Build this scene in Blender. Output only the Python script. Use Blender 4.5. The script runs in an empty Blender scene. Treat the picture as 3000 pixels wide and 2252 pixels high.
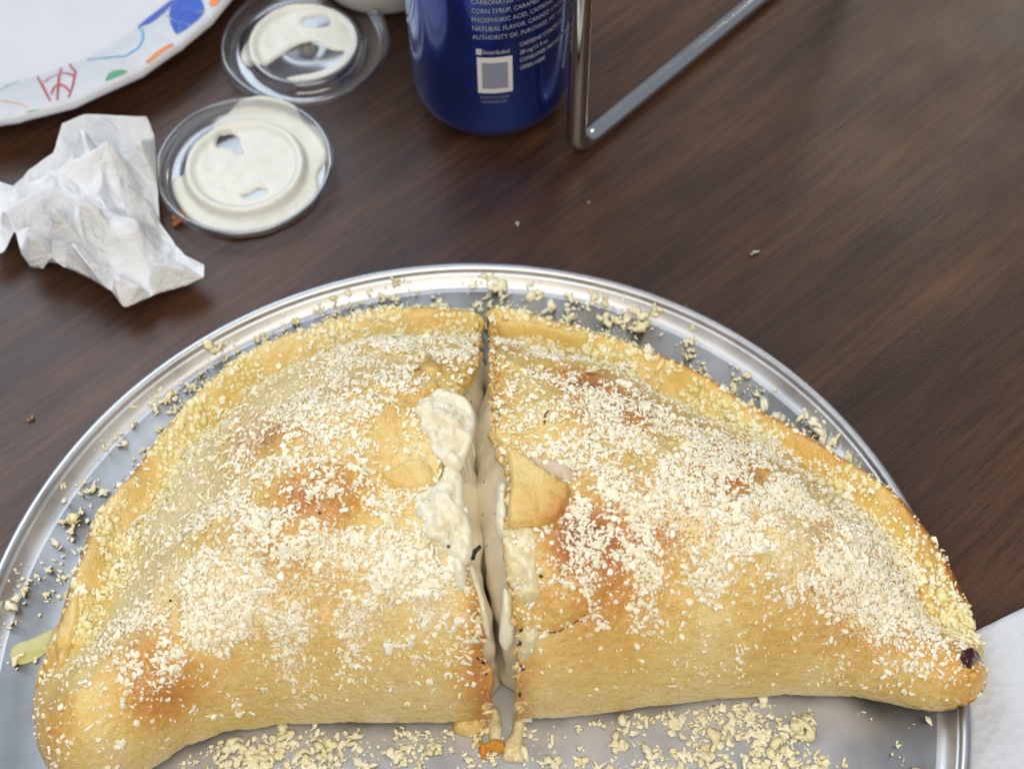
import bpy, bmesh, math, random
import numpy as np
from mathutils import Vector, Matrix, geometry
rng = np.random.default_rng(7); random.seed(7)
scene = bpy.context.scene
col = scene.collection
R = math.radians

# ------------------------------------------------------------------ camera
CAM_H, PITCH, ROLL, FPX = 0.515, R(57.5), R(-1.25), 4800.0
cF = Vector((0, math.cos(PITCH), -math.sin(PITCH))); cU = Vector((0, math.sin(PITCH), math.cos(PITCH))); cR = Vector((1, 0, 0))
ax = cR * math.cos(ROLL) + cU * math.sin(ROLL); ay = -cR * math.sin(ROLL) + cU * math.cos(ROLL)
cam_d = bpy.data.cameras.new('camera'); cam = bpy.data.objects.new('camera', cam_d); col.objects.link(cam)
M = Matrix.Identity(4)
for i in range(3):
    M[i][0] = ax[i]; M[i][1] = ay[i]; M[i][2] = -cF[i]
M[2][3] = CAM_H
cam.matrix_world = M
cam_d.sensor_width = 36; cam_d.lens = FPX / 3000 * 36; cam_d.clip_start = 0.01; cam_d.clip_end = 50
cam_d.dof.use_dof = True; cam_d.dof.focus_distance = 0.545; cam_d.dof.aperture_fstop = 11
scene.camera = cam

# ------------------------------------------------------------------ room light
world = bpy.data.worlds.new('World'); scene.world = world; world.use_nodes = True
bgn = world.node_tree.nodes['Background']; bgn.inputs[0].default_value = (0.78, 0.86, 1.0, 1); bgn.inputs[1].default_value = 0.31
def area_light(name, loc, aim, sx, sy, power, color):
    d = bpy.data.lights.new(name, 'AREA'); d.shape = 'RECTANGLE'; d.size = sx; d.size_y = sy; d.energy = power; d.color = color
    o = bpy.data.objects.new(name, d); col.objects.link(o); o.location = loc
    o.rotation_euler = (Vector(aim) - Vector(loc)).to_track_quat('-Z', 'Y').to_euler()
    return o
area_light('window_light', (-1.15, 1.70, 1.70), (-0.1, 0.3, 0), 1.9, 1.9, 37, (0.78, 0.89, 1.0))
area_light('ceiling_lamp_behind', (0.10, -0.75, 1.65), (0.0, 0.25, 0), 1.5, 1.5, 33, (1.0, 0.89, 0.74))
area_light('ceiling_lamp_ahead', (1.0, 2.35, 1.95), (0.0, 0.3, 0), 0.4, 0.4, 7, (1.0, 0.89, 0.72))
scene.view_settings.view_transform = 'Standard'; scene.view_settings.look = 'None'
scene.cycles.max_bounces = 6; scene.cycles.diffuse_bounces = 3; scene.cycles.glossy_bounces = 3; scene.cycles.transparent_max_bounces = 8; scene.cycles.caustics_reflective = False; scene.cycles.caustics_refractive = False
scene.view_settings.exposure = 0.0; scene.view_settings.gamma = 1.0

# ------------------------------------------------------------------ helpers
def at(X, Y, z):
    """point of the place seen at (X, Y) of the 2211 x 1660 view, at height z"""
    x = (X * 1.3568 - 1500) / FPX; y = -(Y * 1.3568 - 1126) / FPX
    d = ax * x + ay * y + cF
    t = (z - CAM_H) / d.z
    return np.array((d.x * t, d.y * t))
def ats(pts, z): return np.array([at(p[0], p[1], z) for p in pts])

def _hash(ix, iy, seed):
    n = (ix * 374761393 + iy * 668265263 + seed * 1442695041) & 0x7fffffff
    n = ((n ^ (n >> 13)) * 1274126177) & 0x7fffffff
    return ((n ^ (n >> 16)) & 0xffff) / 65535.0
def vnoise(x, y, seed=0):
    x = np.asarray(x, float); y = np.asarray(y, float)
    ix = np.floor(x).astype(np.int64); iy = np.floor(y).astype(np.int64)
    fx = x - ix; fy = y - iy
    fx = fx * fx * fx * (fx * (fx * 6 - 15) + 10); fy = fy * fy * fy * (fy * (fy * 6 - 15) + 10)
    a = _hash(ix, iy, seed); b = _hash(ix + 1, iy, seed); c = _hash(ix, iy + 1, seed); d = _hash(ix + 1, iy + 1, seed)
    return (a + (b - a) * fx) * (1 - fy) + (c + (d - c) * fx) * fy - 0.5      # -0.5 .. 0.5
def fbm(x, y, seed=0, oct=3):
    s = 0; a = 1.0
    for k in range(oct):
        s = s + a * vnoise(x * 2 ** k, y * 2 ** k, seed + 17 * k); a *= 0.5
    return s
def sstep(a, b, x):
    t = np.clip((x - a) / (b - a), 0, 1); return t * t * (3 - 2 * t)

def resample(p, n=None, step=None, smooth=0):
    p = np.asarray(p, float); d = np.r_[0, np.cumsum(np.hypot(*np.diff(p, axis=0).T))]
    if n is None: n = max(2, int(d[-1] / step) + 1)
    m = 600 if smooth else n
    t = np.linspace(0, d[-1], m); q = np.stack([np.interp(t, d, p[:, k]) for k in range(p.shape[1])], 1)
    if smooth:
        k = np.exp(-0.5 * (np.arange(-3 * smooth, 3 * smooth + 1) / smooth) ** 2); k /= k.sum()
        e = 3 * smooth
        pad = np.vstack([2 * q[0] - q[e:0:-1], q, 2 * q[-1] - q[-2:-e - 2:-1]])
        q = np.stack([np.convolve(pad[:, j], k, 'valid') for j in range(q.shape[1])], 1)
        return resample(q, n=n)
    return q
def dist_poly(P, poly):
    P = np.asarray(P, float); best = np.full(len(P), 1e9)
    for a, b in zip(poly[:-1], poly[1:]):
        ab = b - a; L = (ab ** 2).sum() + 1e-18
        t = np.clip(((P - a) @ ab) / L, 0, 1)
        best = np.minimum(best, np.hypot(*(P - a - t[:, None] * ab).T))
    return best
def inside(P, poly):
    P = np.asarray(P, float); r = np.zeros(len(P), bool); n = len(poly); j = n - 1
    for i in range(n):
        xi, yi = poly[i]; xj, yj = poly[j]
        c = ((yi > P[:, 1]) != (yj > P[:, 1])) & (P[:, 0] < (xj - xi) * (P[:, 1] - yi) / (yj - yi + 1e-15) + xi)
        r ^= c; j = i
    return r

def link(name, me, mat=None, parent=None, smooth=True):
    if mat is not None and not me.materials: me.materials.append(mat)
    if smooth: me.polygons.foreach_set('use_smooth', [True] * len(me.polygons))
    o = bpy.data.objects.new(name, me); col.objects.link(o)
    if parent is not None: o.parent = parent
    return o
def mesh(name, V, F, mat=None, parent=None, smooth=True, attrs=None):
    me = bpy.data.meshes.new(name)
    me.from_pydata(np.asarray(V, float).tolist(), [], F if isinstance(F, list) else np.asarray(F).tolist())
    me.update()
    for k, v in (attrs or {}).items():
        a = me.attributes.new(k, 'FLOAT', 'POINT'); a.data.foreach_set('value', np.asarray(v, np.float32))
    return link(name, me, mat, parent, smooth)
def tag(o, label=None, cat=None, group=None, kind=None):
    if label: o['label'] = label
    if cat: o['category'] = cat
    if group: o['group'] = group
    if kind: o['kind'] = kind
    return o
def empty(name, loc=(0, 0, 0)):
    o = bpy.data.objects.new(name, None); col.objects.link(o); o.location = loc; o.empty_display_size = 0.02
    return o
def put(o, parent):
    """parent a mesh written in world coordinates to an Empty"""
    o.parent = parent; o.location = -Vector(parent.location)
    return o
def quads(nu, nv, wrap_u=False):
    F = []
    for i in range(nu if wrap_u else nu - 1):
        a = i * nv; b = ((i + 1) % nu) * nv
        F += [(a + j, b + j, b + j + 1, a + j + 1) for j in range(nv - 1)]
    return F
def lathe(name, prof, mat, n=96, parent=None, center=(0, 0, 0), deform=None):
    prof = np.asarray(prof, float); th = np.linspace(0, 2 * math.pi, n, endpoint=False)
    V = np.stack([prof[None, :, 0] * np.cos(th)[:, None], prof[None, :, 0] * np.sin(th)[:, None], np.repeat(prof[None, :, 1], n, 0)], 2).reshape(-1, 3)
    if deform is not None: V = deform(V)
    return mesh(name, V + np.array(center), quads(n, len(prof), True), mat, parent)
def tube(name, path, r, mat, parent=None, n=20):
    path = [Vector(p) for p in path]; V = []; prev = None
    for i, p in enumerate(path):
        t = (path[min(i + 1, len(path) - 1)] - path[max(i - 1, 0)]).normalized()
        if prev is None: prev = t.orthogonal().normalized()
        u = (prev - t * prev.dot(t)).normalized(); prev = u; w = t.cross(u)
        for k in range(n):
            a = 2 * math.pi * k / n; V.append(p + (u * math.cos(a) + w * math.sin(a)) * r)
    F = []
    for i in range(len(path) - 1):
        for k in range(n):
            F.append((i * n + k, i * n + (k + 1) % n, (i + 1) * n + (k + 1) % n, (i + 1) * n + k))
    F.append(tuple(range(n))[::-1]); F.append(tuple(range((len(path) - 1) * n, len(path) * n)))
    return mesh(name, np.array([v[:] for v in V]), F, mat, parent)
def fill(outline, holes=(), step=0.001, jitter=0.25):
    """triangulate an outline with inner points; returns points (n,2), faces, distance to edge"""
    loops = [np.asarray(outline)] + [np.asarray(h) for h in holes]
    loops = [resample(np.vstack([l, l[:1]]), step=step)[:-1] for l in loops]
    lo = loops[0].min(0); hi = loops[0].max(0)
    gx, gy = np.meshgrid(np.arange(lo[0], hi[0], step), np.arange(lo[1], hi[1], step * 0.87)); gx = gx + (np.arange(gx.shape[0]) % 2)[:, None] * step * 0.5
    P = np.stack([gx.ravel(), gy.ravel()], 1); P += rng.uniform(-jitter, jitter, P.shape) * step
    ok = inside(P, loops[0])
    for h in loops[1:]: ok &= ~inside(P, h)
    P = P[ok]
    for l in loops: P = P[dist_poly(P, np.vstack([l, l[:1]])) > step * 0.5]
    pts = [tuple(v) for l in loops for v in l]; edges = []; o = 0
    for l in loops:
        edges += [(o + i, o + (i + 1) % len(l)) for i in range(len(l))]; o += len(l)
    pts += [tuple(v) for v in P]
    r = geometry.delaunay_2d_cdt([Vector(p) for p in pts], edges, [], 0, 1e-7)
    V = np.array([v[:] for v in r[0]]); F = [tuple(f) for f in r[2]]
    C = np.array([V[list(f)].mean(0) for f in F]); ok = inside(C, loops[0])
    for h in loops[1:]: ok &= ~inside(C, h)
    F = [f for f, k in zip(F, ok) if k]
    G = []
    for f in F:
        a, b, c = V[f[0]], V[f[1]], V[f[2]]
        G.append(f if (b[0] - a[0]) * (c[1] - a[1]) - (b[1] - a[1]) * (c[0] - a[0]) > 0 else f[::-1])
    D = np.full(len(V), 1e9)
    for l in loops: D = np.minimum(D, dist_poly(V, np.vstack([l, l[:1]])))
    return V, G, D
def slab(name, outline, surf, thick, mat, parent=None, holes=(), step=0.001, edge=0.0015, lift=0.0, attrs=None, bumpy=0.0, seed=3):
    """a soft-edged patch of its own thickness lying on the surface function surf(P)"""
    V, F, D = fill(outline, holes, step)
    base = surf(V); t = np.clip(D / edge, 0, 1); h = thick * np.sqrt(1 - (1 - t) ** 2)
    if bumpy: h = h * (1 + bumpy * 2 * fbm(V[:, 0] * 220, V[:, 1] * 220, seed))
    top = np.c_[V, base + lift + h]; bot = np.c_[V, base + lift - 0.0002]
    n = len(V); G = [tuple(f) for f in F] + [tuple(i + n for i in f[::-1]) for f in F]
    return mesh(name, np.vstack([top, bot]), G, mat, parent)

# ------------------------------------------------------------------ materials
def material(name):
    m = bpy.data.materials.new(name); m.use_nodes = True
    nt = m.node_tree; return m, nt, nt.nodes['Principled BSDF']
def node(nt, kind, **kw):
    n = nt.nodes.new(kind)
    for k, v in kw.items():
        if k.startswith('i_'):
            key = k[2:]; n.inputs[int(key) if key.isdigit() else key].default_value = v
        else: setattr(n, k, v)
    return n
def ramp(nt, stops, fac=None, interp='LINEAR'):
    n = nt.nodes.new('ShaderNodeValToRGB'); n.color_ramp.interpolation = interp
    while len(n.color_ramp.elements) < len(stops): n.color_ramp.elements.new(0.5)
    for e, (p, c) in zip(n.color_ramp.elements, stops):
        e.position = p; e.color = (*c, 1) if len(c) == 3 else c
    if fac is not None: nt.links.new(fac, n.inputs[0])
    return n
def math_(nt, op, a, b=None, clamp=False):
    n = nt.nodes.new('ShaderNodeMath'); n.operation = op; n.use_clamp = clamp
    for i, v in enumerate((a, b)):
        if v is None: continue
        if isinstance(v, (int, float)): n.inputs[i].default_value = v
        else: nt.links.new(v, n.inputs[i])
    return n.outputs[0]
def mix(nt, fac, a, b, mode='MIX'):
    n = nt.nodes.new('ShaderNodeMix'); n.data_type = 'RGBA'; n.blend_type = mode
    for k, v in ((0, fac), (6, a), (7, b)):
        if isinstance(v, (int, float)): n.inputs[k].default_value = v
        elif isinstance(v, tuple): n.inputs[k].default_value = (*v, 1)
        else: nt.links.new(v, n.inputs[k])
    return n.outputs[2]
def noise(nt, scale, detail=4, rough=0.55, vec=None):
    n = node(nt, 'ShaderNodeTexNoise', i_Scale=scale, i_Detail=detail, i_Roughness=rough)
    if vec is not None: nt.links.new(vec, n.inputs['Vector'])
    return n
def obj_vec(nt, scale=(1, 1, 1), rot=(0, 0, 0)):
    tc = nt.nodes.new('ShaderNodeTexCoord'); mp = nt.nodes.new('ShaderNodeMapping')
    mp.inputs['Scale'].default_value = scale; mp.inputs['Rotation'].default_value = rot
    nt.links.new(tc.outputs['Object'], mp.inputs[0]); return mp.outputs[0]
def bump(nt, b, height, strength=0.3, dist=0.001, prev=None):
    n = node(nt, 'ShaderNodeBump', i_Strength=strength, i_Distance=dist); nt.links.new(height, n.inputs['Height'])
    if prev is not None: nt.links.new(prev, n.inputs['Normal'])
    nt.links.new(n.outputs[0], b.inputs['Normal']); return n.outputs[0]
def attr(nt, name):
    n = nt.nodes.new('ShaderNodeAttribute'); n.attribute_name = name; return n.outputs['Fac']
def plain(name, color, rough=0.5, metal=0.0, sss=0.0, sss_r=(0.003, 0.002, 0.001), spec=0.5, coat=0.0):
    m, nt, b = material(name); b.inputs['Base Color'].default_value = (*color, 1)
    b.inputs['Roughness'].default_value = rough; b.inputs['Metallic'].default_value = metal
    b.inputs['Specular IOR Level'].default_value = spec; b.inputs['Coat Weight'].default_value = coat
    if sss:
        b.inputs['Subsurface Weight'].default_value = sss; b.inputs['Subsurface Radius'].default_value = sss_r; b.inputs['Subsurface Scale'].default_value = 1.0
    return m, nt, b

def wood_material():
    m, nt, b = material('dark_walnut_laminate'); L = nt.links
    v = obj_vec(nt, (1, 1, 1), (0, 0, R(-41)))
    vs = node(nt, 'ShaderNodeMapping'); L.new(v, vs.inputs[0]); vs.inputs['Scale'].default_value = (4.0, 42, 1)
    warp = noise(nt, 5, 3, 0.5, v)
    addw = node(nt, 'ShaderNodeMixRGB', blend_type='ADD'); addw.inputs[0].default_value = 0.9
    L.new(vs.outputs[0], addw.inputs[1]); L.new(warp.outputs['Color'], addw.inputs[2])
    broad = noise(nt, 0.9, 5, 0.62, addw.outputs[0])
    c = ramp(nt, [(0.28, (0.028, 0.0125, 0.0074)), (0.43, (0.050, 0.0225, 0.0120)), (0.56, (0.076, 0.0345, 0.0172)), (0.72, (0.114, 0.053, 0.0260))], broad.outputs[0])
    fs = node(nt, 'ShaderNodeMapping'); L.new(v, fs.inputs[0]); fs.inputs['Scale'].default_value = (26, 420, 1)
    fine = noise(nt, 1.0, 3, 0.6, fs.outputs[0])
    fr = ramp(nt, [(0.36, (0.64, 0.62, 0.62)), (0.56, (1.0, 1.0, 1.0)), (0.75, (1.18, 1.15, 1.12))], fine.outputs[0])
    c2 = mix(nt, 1.0, c.outputs[0], fr.outputs[0], 'MULTIPLY')
    ps = node(nt, 'ShaderNodeMapping'); L.new(v, ps.inputs[0]); ps.inputs['Scale'].default_value = (90, 1100, 1)
    pore = noise(nt, 1.0, 2, 0.5, ps.outputs[0])
    pr = ramp(nt, [(0.30, (0.45, 0.42, 0.42)), (0.40, (1, 1, 1))], pore.outputs[0])
    c3 = mix(nt, 0.8, c2, pr.outputs[0], 'MULTIPLY')
    cl = noise(nt, 9, 3, 0.5, v)                      # large slow change of tone, redder and blacker areas
    cr = ramp(nt, [(0.35, (0.80, 0.80, 0.86)), (0.65, (1.12, 1.02, 0.98))], cl.outputs[0])
    c4 = mix(nt, 1.0, c3, cr.outputs[0], 'MULTIPLY')
    L.new(c4, b.inputs['Base Color'])
    sm = noise(nt, 14, 4, 0.6, v)
    rr = ramp(nt, [(0.3, (0.30,) * 3), (0.7, (0.42,) * 3)], sm.outputs[0]); L.new(rr.outputs[0], b.inputs['Roughness'])
    tex = noise(nt, 900, 2, 0.5, v)
    n1 = bump(nt, b, tex.outputs[0], 0.16, 0.0006)
    bump(nt, b, fine.outputs[0], 0.10, 0.0004, n1)
    b.inputs['Specular IOR Level'].default_value = 0.45
    return m
def aluminium_material(name, rough=0.3, color=(0.62, 0.64, 0.67), scratch=True):
    m, nt, b = material(name); L = nt.links
    b.inputs['Metallic'].default_value = 1.0
    v = obj_vec(nt)
    n1 = noise(nt, 35, 4, 0.6, v)
    cr = ramp(nt, [(0.3, tuple(c * 0.86 for c in color)), (0.7, color)], n1.outputs[0]); L.new(cr.outputs[0], b.inputs['Base Color'])
    rr = ramp(nt, [(0.3, (rough * 0.8,) * 3), (0.75, (rough * 1.3,) * 3)], n1.outputs[0]); L.new(rr.outputs[0], b.inputs['Roughness'])
    if scratch:
        sv = obj_vec(nt, (60, 1500, 1), (0, 0, R(20)))
        s = noise(nt, 1.0, 2, 0.5, sv); n0 = bump(nt, b, s.outputs[0], 0.10, 0.0002)
        
    return m
def crust_material(name='baked_crust'):
    m, nt, b = material(name); L = nt.links
    v = obj_vec(nt)
    n1 = noise(nt, 60, 5, 0.6, v); n2 = noise(nt, 420, 3, 0.6, v)
    f = math_(nt, 'ADD', attr(nt, 'brown'), math_(nt, 'MULTIPLY', math_(nt, 'SUBTRACT', n1.outputs[0], 0.5), 0.46))
    f = math_(nt, 'ADD', f, math_(nt, 'MULTIPLY', math_(nt, 'SUBTRACT', n2.outputs[0], 0.5), 0.34), True)
    c = ramp(nt, [(0.0, (0.79, 0.63, 0.33)), (0.15, (0.74, 0.535, 0.205)), (0.36, (0.63, 0.345, 0.088)), (0.60, (0.48, 0.18, 0.040)), (0.82, (0.30, 0.085, 0.026)), (1.0, (0.15, 0.035, 0.015))], f)
    oil = attr(nt, 'oil')
    c2 = mix(nt, oil, c.outputs[0], (0.95, 0.87, 0.55), 'MULTIPLY')
    dn = noise(nt, 900, 2, 0.6, v)                      # fine cheese dust caught in the surface
    dm = math_(nt, 'GREATER_THAN', math_(nt, 'ADD', dn.outputs[0], math_(nt, 'MULTIPLY', attr(nt, 'dust'), 0.26)), 0.66)
    dn2 = noise(nt, 2200, 1, 0.5, v)
    dm2 = ramp(nt, [(0.45, (0, 0, 0)), (0.55, (1, 1, 1))], math_(nt, 'ADD', math_(nt, 'SUBTRACT', dn.outputs[0], 0.60), math_(nt, 'ADD', math_(nt, 'MULTIPLY', attr(nt, 'dust'), 0.50), math_(nt, 'MULTIPLY', dn2.outputs[0], 0.45))))
    c3 = mix(nt, math_(nt, 'MULTIPLY', dm2.outputs[0], 0.75), c2, (0.86, 0.72, 0.43))
    L.new(c3, b.inputs['Base Color'])
    rg = math_(nt, 'SUBTRACT', 0.46, math_(nt, 'MULTIPLY', oil, 0.36))
    rg2 = math_(nt, 'ADD', rg, math_(nt, 'MULTIPLY', math_(nt, 'SUBTRACT', n1.outputs[0], 0.5), 0.35), True)
    L.new(rg2, b.inputs['Roughness'])
    n4 = noise(nt, 190, 4, 0.65, v); a0 = bump(nt, b, n4.outputs[0], 0.5, 0.0022); a = bump(nt, b, n2.outputs[0], 0.7, 0.0010, a0)
    n3 = noise(nt, 1500, 2, 0.6, v); a2 = bump(nt, b, n3.outputs[0], 0.35, 0.0005, a)
    bump(nt, b, dm2.outputs[0], 0.5, 0.0006, a2)
    return m
def cheese_material(name, c0, c1, sss=0.0, rough=0.5, by_object=False):
    m, nt, b = material(name); L = nt.links
    if by_object:
        oi = nt.nodes.new('ShaderNodeObjectInfo'); f = oi.outputs['Random']
    else: f = attr(nt, 'tone')
    c = ramp(nt, [(0, c0), (1, c1)], f); L.new(c.outputs[0], b.inputs['Base Color'])
    b.inputs['Roughness'].default_value = rough
    b.inputs['Subsurface Weight'].default_value = sss; b.inputs['Subsurface Radius'].default_value = (0.0022, 0.0016, 0.0008); b.inputs['Subsurface Scale'].default_value = 1.0
    n = noise(nt, 1400, 2, 0.6, obj_vec(nt)); bump(nt, b, n.outputs[0], 0.3, 0.0005)
    return m
def filling_material():
    m, nt, b = material('ricotta_filling'); L = nt.links; v = obj_vec(nt)
    n1 = noise(nt, 90, 4, 0.6, v)
    c = ramp(nt, [(0.3, (0.78, 0.68, 0.50)), (0.55, (0.86, 0.78, 0.60)), (0.75, (0.90, 0.84, 0.68))], n1.outputs[0])
    vor = node(nt, 'ShaderNodeTexVoronoi', i_Scale=260.0); L.new(v, vor.inputs['Vector'])
    sp = ramp(nt, [(0.10, (0.10, 0.075, 0.06)), (0.17, (1, 1, 1))], vor.outputs['Distance'])
    n2 = noise(nt, 70, 2, 0.5, v); gate = ramp(nt, [(0.56, (0, 0, 0)), (0.62, (1, 1, 1))], n2.outputs[0])
    L.new(mix(nt, gate.outputs[0], c.outputs[0], mix(nt, 1.0, c.outputs[0], sp.outputs[0], 'MULTIPLY')), b.inputs['Base Color'])
    b.inputs['Roughness'].default_value = 0.38
    b.inputs['Subsurface Weight'].default_value = 0.25; b.inputs['Subsurface Radius'].default_value = (0.003, 0.002, 0.0012); b.inputs['Subsurface Scale'].default_value = 1.0
    bump(nt, b, n1.outputs[0], 0.15, 0.002)
    return m
def melt_material(name, c0=(0.78, 0.71, 0.50), c1=(0.84, 0.79, 0.64), rough=0.25, bs=0.35, bscale=260):
    m, nt, b = material(name); L = nt.links; v = obj_vec(nt)
    n1 = noise(nt, 130, 4, 0.6, v); c = ramp(nt, [(0.35, c0), (0.65, c1)], n1.outputs[0]); L.new(c.outputs[0], b.inputs['Base Color'])
    b.inputs['Roughness'].default_value = rough
    b.inputs['Subsurface Weight'].default_value = 0.4; b.inputs['Subsurface Radius'].default_value = (0.004, 0.003, 0.0018); b.inputs['Subsurface Scale'].default_value = 1.0
    n2 = noise(nt, bscale, 3, 0.5, v); bump(nt, b, n2.outputs[0], bs, 0.0015)
    return m
def paper_material(name, color=(0.80, 0.80, 0.82), emboss=None, fine=0.25, rough=0.75, sss=0.1, through=0.0):
    m, nt, b = material(name); L = nt.links; v = obj_vec(nt)
    b.inputs['Roughness'].default_value = rough; b.inputs['Specular IOR Level'].default_value = 0.25
    n0 = noise(nt, 40, 4, 0.6, v); c = ramp(nt, [(0.3, tuple(x * 0.93 for x in color)), (0.7, color)], n0.outputs[0]); L.new(c.outputs[0], b.inputs['Base Color'])
    n1 = noise(nt, 600, 3, 0.6, v); prev = bump(nt, b, n1.outputs[0], fine, 0.0005)
    if emboss:
        vo = node(nt, 'ShaderNodeTexVoronoi', i_Scale=emboss); L.new(v, vo.inputs['Vector'])
        bump(nt, b, vo.outputs['Distance'], 0.5, 0.0016, prev)
    if through:                                            # thin tissue lets light through
        t = node(nt, 'ShaderNodeBsdfTranslucent'); t.inputs[0].default_value = (*color, 1); mx = node(nt, 'ShaderNodeMixShader'); mx.inputs[0].default_value = through
        L.new(b.outputs[0], mx.inputs[1]); L.new(t.outputs[0], mx.inputs[2]); L.new(mx.outputs[0], nt.nodes['Material Output'].inputs['Surface'])
    if sss:
        b.inputs['Subsurface Weight'].default_value = sss; b.inputs['Subsurface Radius'].default_value = (0.003, 0.003, 0.003); b.inputs['Subsurface Scale'].default_value = 1.0
    return m
def clear_plastic():
    m, nt, b = material('clear_plastic'); L = nt.links
    tr = node(nt, 'ShaderNodeBsdfTransparent'); tr.inputs[0].default_value = (0.93, 0.94, 0.96, 1)
    gl = node(nt, 'ShaderNodeBsdfGlossy', i_Roughness=0.12); gl.inputs[0].default_value = (1, 1, 1, 1)
    fr = node(nt, 'ShaderNodeLayerWeight', i_Blend=0.30)
    k = math_(nt, 'ADD', math_(nt, 'MULTIPLY', fr.outputs['Facing'], 0.55), 0.05, True)
    mx = node(nt, 'ShaderNodeMixShader'); L.new(k, mx.inputs[0]); L.new(tr.outputs[0], mx.inputs[1]); L.new(gl.outputs[0], mx.inputs[2])
    nt.nodes.remove(b); L.new(mx.outputs[0], nt.nodes['Material Output'].inputs['Surface'])
    return m

M_wood = wood_material()
M_pan = aluminium_material('brushed_aluminium', 0.44, (0.72, 0.735, 0.76))
M_rim = aluminium_material('rolled_aluminium_edge', 0.40, (0.62, 0.63, 0.65), False)
M_crust = crust_material()
M_fill = filling_material()
M_melt = melt_material('melted_mozzarella')
M_melt2 = melt_material('oily_melted_cheese', (0.72, 0.58, 0.28), (0.82, 0.74, 0.50), 0.25, 0.6, 320)
M_flake = cheese_material('grated_cheese_flake', (0.87, 0.79, 0.54), (0.94, 0.91, 0.76), by_object=True)
M_grain = cheese_material('grated_cheese_grain', (0.86, 0.78, 0.54), (0.95, 0.92, 0.80))
M_pangrain = cheese_material('grated_cheese_on_pan', (0.86, 0.78, 0.50), (0.93, 0.90, 0.70))
M_oilgrain = cheese_material('oil_soaked_cheese', (0.78, 0.66, 0.30), (0.90, 0.83, 0.54), 0.0, 0.25)
M_napkin = paper_material('tissue_paper', (0.87, 0.90, 0.94), None, 0.3, 0.8, 0.0, 0.12)
nt = M_napkin.node_tree; bb = nt.nodes['Principled BSDF']; wv = obj_vec(nt, (1, 1, 1)); wn = noise(nt, 130, 4, 0.6, wv); wn.inputs['Distortion'].default_value = 1.5; bump(nt, bb, wn.outputs[0], 0.6, 0.003, bb.inputs['Normal'].links[0].from_socket)
M_towel = paper_material('embossed_paper', (0.63, 0.67, 0.74), 260.0, 0.3)
M_plate = paper_material('coated_paper_plate', (0.61, 0.63, 0.67), None, 0.05, 0.45, 0.0)
M_clear = clear_plastic()

# ------------------------------------------------------------------ table
tV = [(-3, -2, 0), (3, -2, 0), (3, 4, 0), (-3, 4, 0), (-3, -2, -0.03), (3, -2, -0.03), (3, 4, -0.03), (-3, 4, -0.03)]
tab = mesh('table_top', tV, [(0, 1, 2, 3), (7, 6, 5, 4), (0, 4, 5, 1), (1, 5, 6, 2), (2, 6, 7, 3), (3, 7, 4, 0)], M_wood, smooth=False)
tag(tab, 'dark walnut wood grain laminate table top under everything', None, None, 'structure')

# ------------------------------------------------------------------ pizza pan
PC = np.array((-0.0178, 0.2138)); PR = 0.1662
panprof = [(0.0, 0.0016), (0.1560, 0.0016), (0.1580, 0.0020), (0.1598, 0.0032), (0.1612, 0.0046), (0.1624, 0.0060)]
def pan_z(P):
    r = np.hypot(*(np.asarray(P) - PC).T); p = np.array(panprof + [(0.1660, 0.0078), (0.1666, 0.0), (1, 0.0)])
    return np.interp(r, p[:, 0], p[:, 1])
pan = empty('pizza_pan', (*PC, 0)); tag(pan, 'round shallow aluminium pizza pan holding the cut calzone', 'pan')
base_prof = [(0.0005, 0.0016), (0.03, 0.0016), (0.06, 0.0016), (0.09, 0.0016), (0.12, 0.0016), (0.1560, 0.0016), (0.1560, 0.0004), (0.0005, 0.0004)]
lathe('base', base_prof, M_pan, 160, pan)
wall = [(0.1560, 0.0016), (0.1571, 0.0017), (0.1581, 0.0020), (0.1590, 0.0025), (0.1598, 0.0032), (0.1606, 0.0040), (0.1614, 0.0049), (0.1623, 0.0060),
        (0.1630, 0.0054), (0.1618, 0.0038), (0.1604, 0.0022), (0.1588, 0.0010), (0.1568, 0.0004), (0.1560, 0.0004)]
lathe('sloped_wall', wall, M_pan, 192, pan)
bead = [(0.1642 + 0.0020 * math.cos(a), 0.0060 + 0.0020 * math.sin(a)) for a in np.linspace(0, 2 * math.pi, 17)]
lathe('rolled_edge', bead, M_rim, 224, pan)

# ------------------------------------------------------------------ calzone: outline and height
BL = [(97, 1440), (108, 1375), (135, 1310), (165, 1240), (185, 1190), (200, 1140), (235, 1085), (280, 1045), (320, 985), (350, 945), (400, 890), (440, 850), (500, 797), (560, 765), (610, 742), (700, 712), (760, 693), (820, 683), (900, 678), (970, 681), (1033, 684)]
FL = [(97, 1440), (72, 1480), (62, 1510), (70, 1560), (72, 1600), (95, 1650), (140, 1688), (200, 1702), (260, 1685), (320, 1650), (390, 1602), (480, 1568), (600, 1551), (750, 1546), (900, 1547), (1000, 1545), (1056, 1540)]
BR = [(2122, 1415), (2098, 1368), (2090, 1310), (2070, 1270), (2050, 1238), (2010, 1180), (1960, 1115), (1930, 1080), (1870, 1030), (1800, 985), (1700, 925), (1600, 868), (1500, 812), (1400, 765), (1345, 744), (1270, 726), (1170, 700), (1110, 683), (1060, 678)]
FR = [(2122, 1415), (2134, 1460), (2122, 1500), (2085, 1522), (2010, 1524), (1930, 1505), (1850, 1490), (1700, 1486), (1550, 1496), (1400, 1512), (1250, 1533), (1180, 1538), (1118, 1538)]
ZB, ZF = 0.0095, 0.013
bl = resample(ats(BL, ZB), 400, smooth=7); fl = resample(ats(FL, ZF), 400, smooth=8)
br = resample(ats(BR, ZB), 400, smooth=6); fr = resample(ats(FR, ZF), 400, smooth=8)
def z_tip(P): return 0.003 * sstep(0.152, 0.168, np.hypot(*(P - PC).T))
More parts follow.
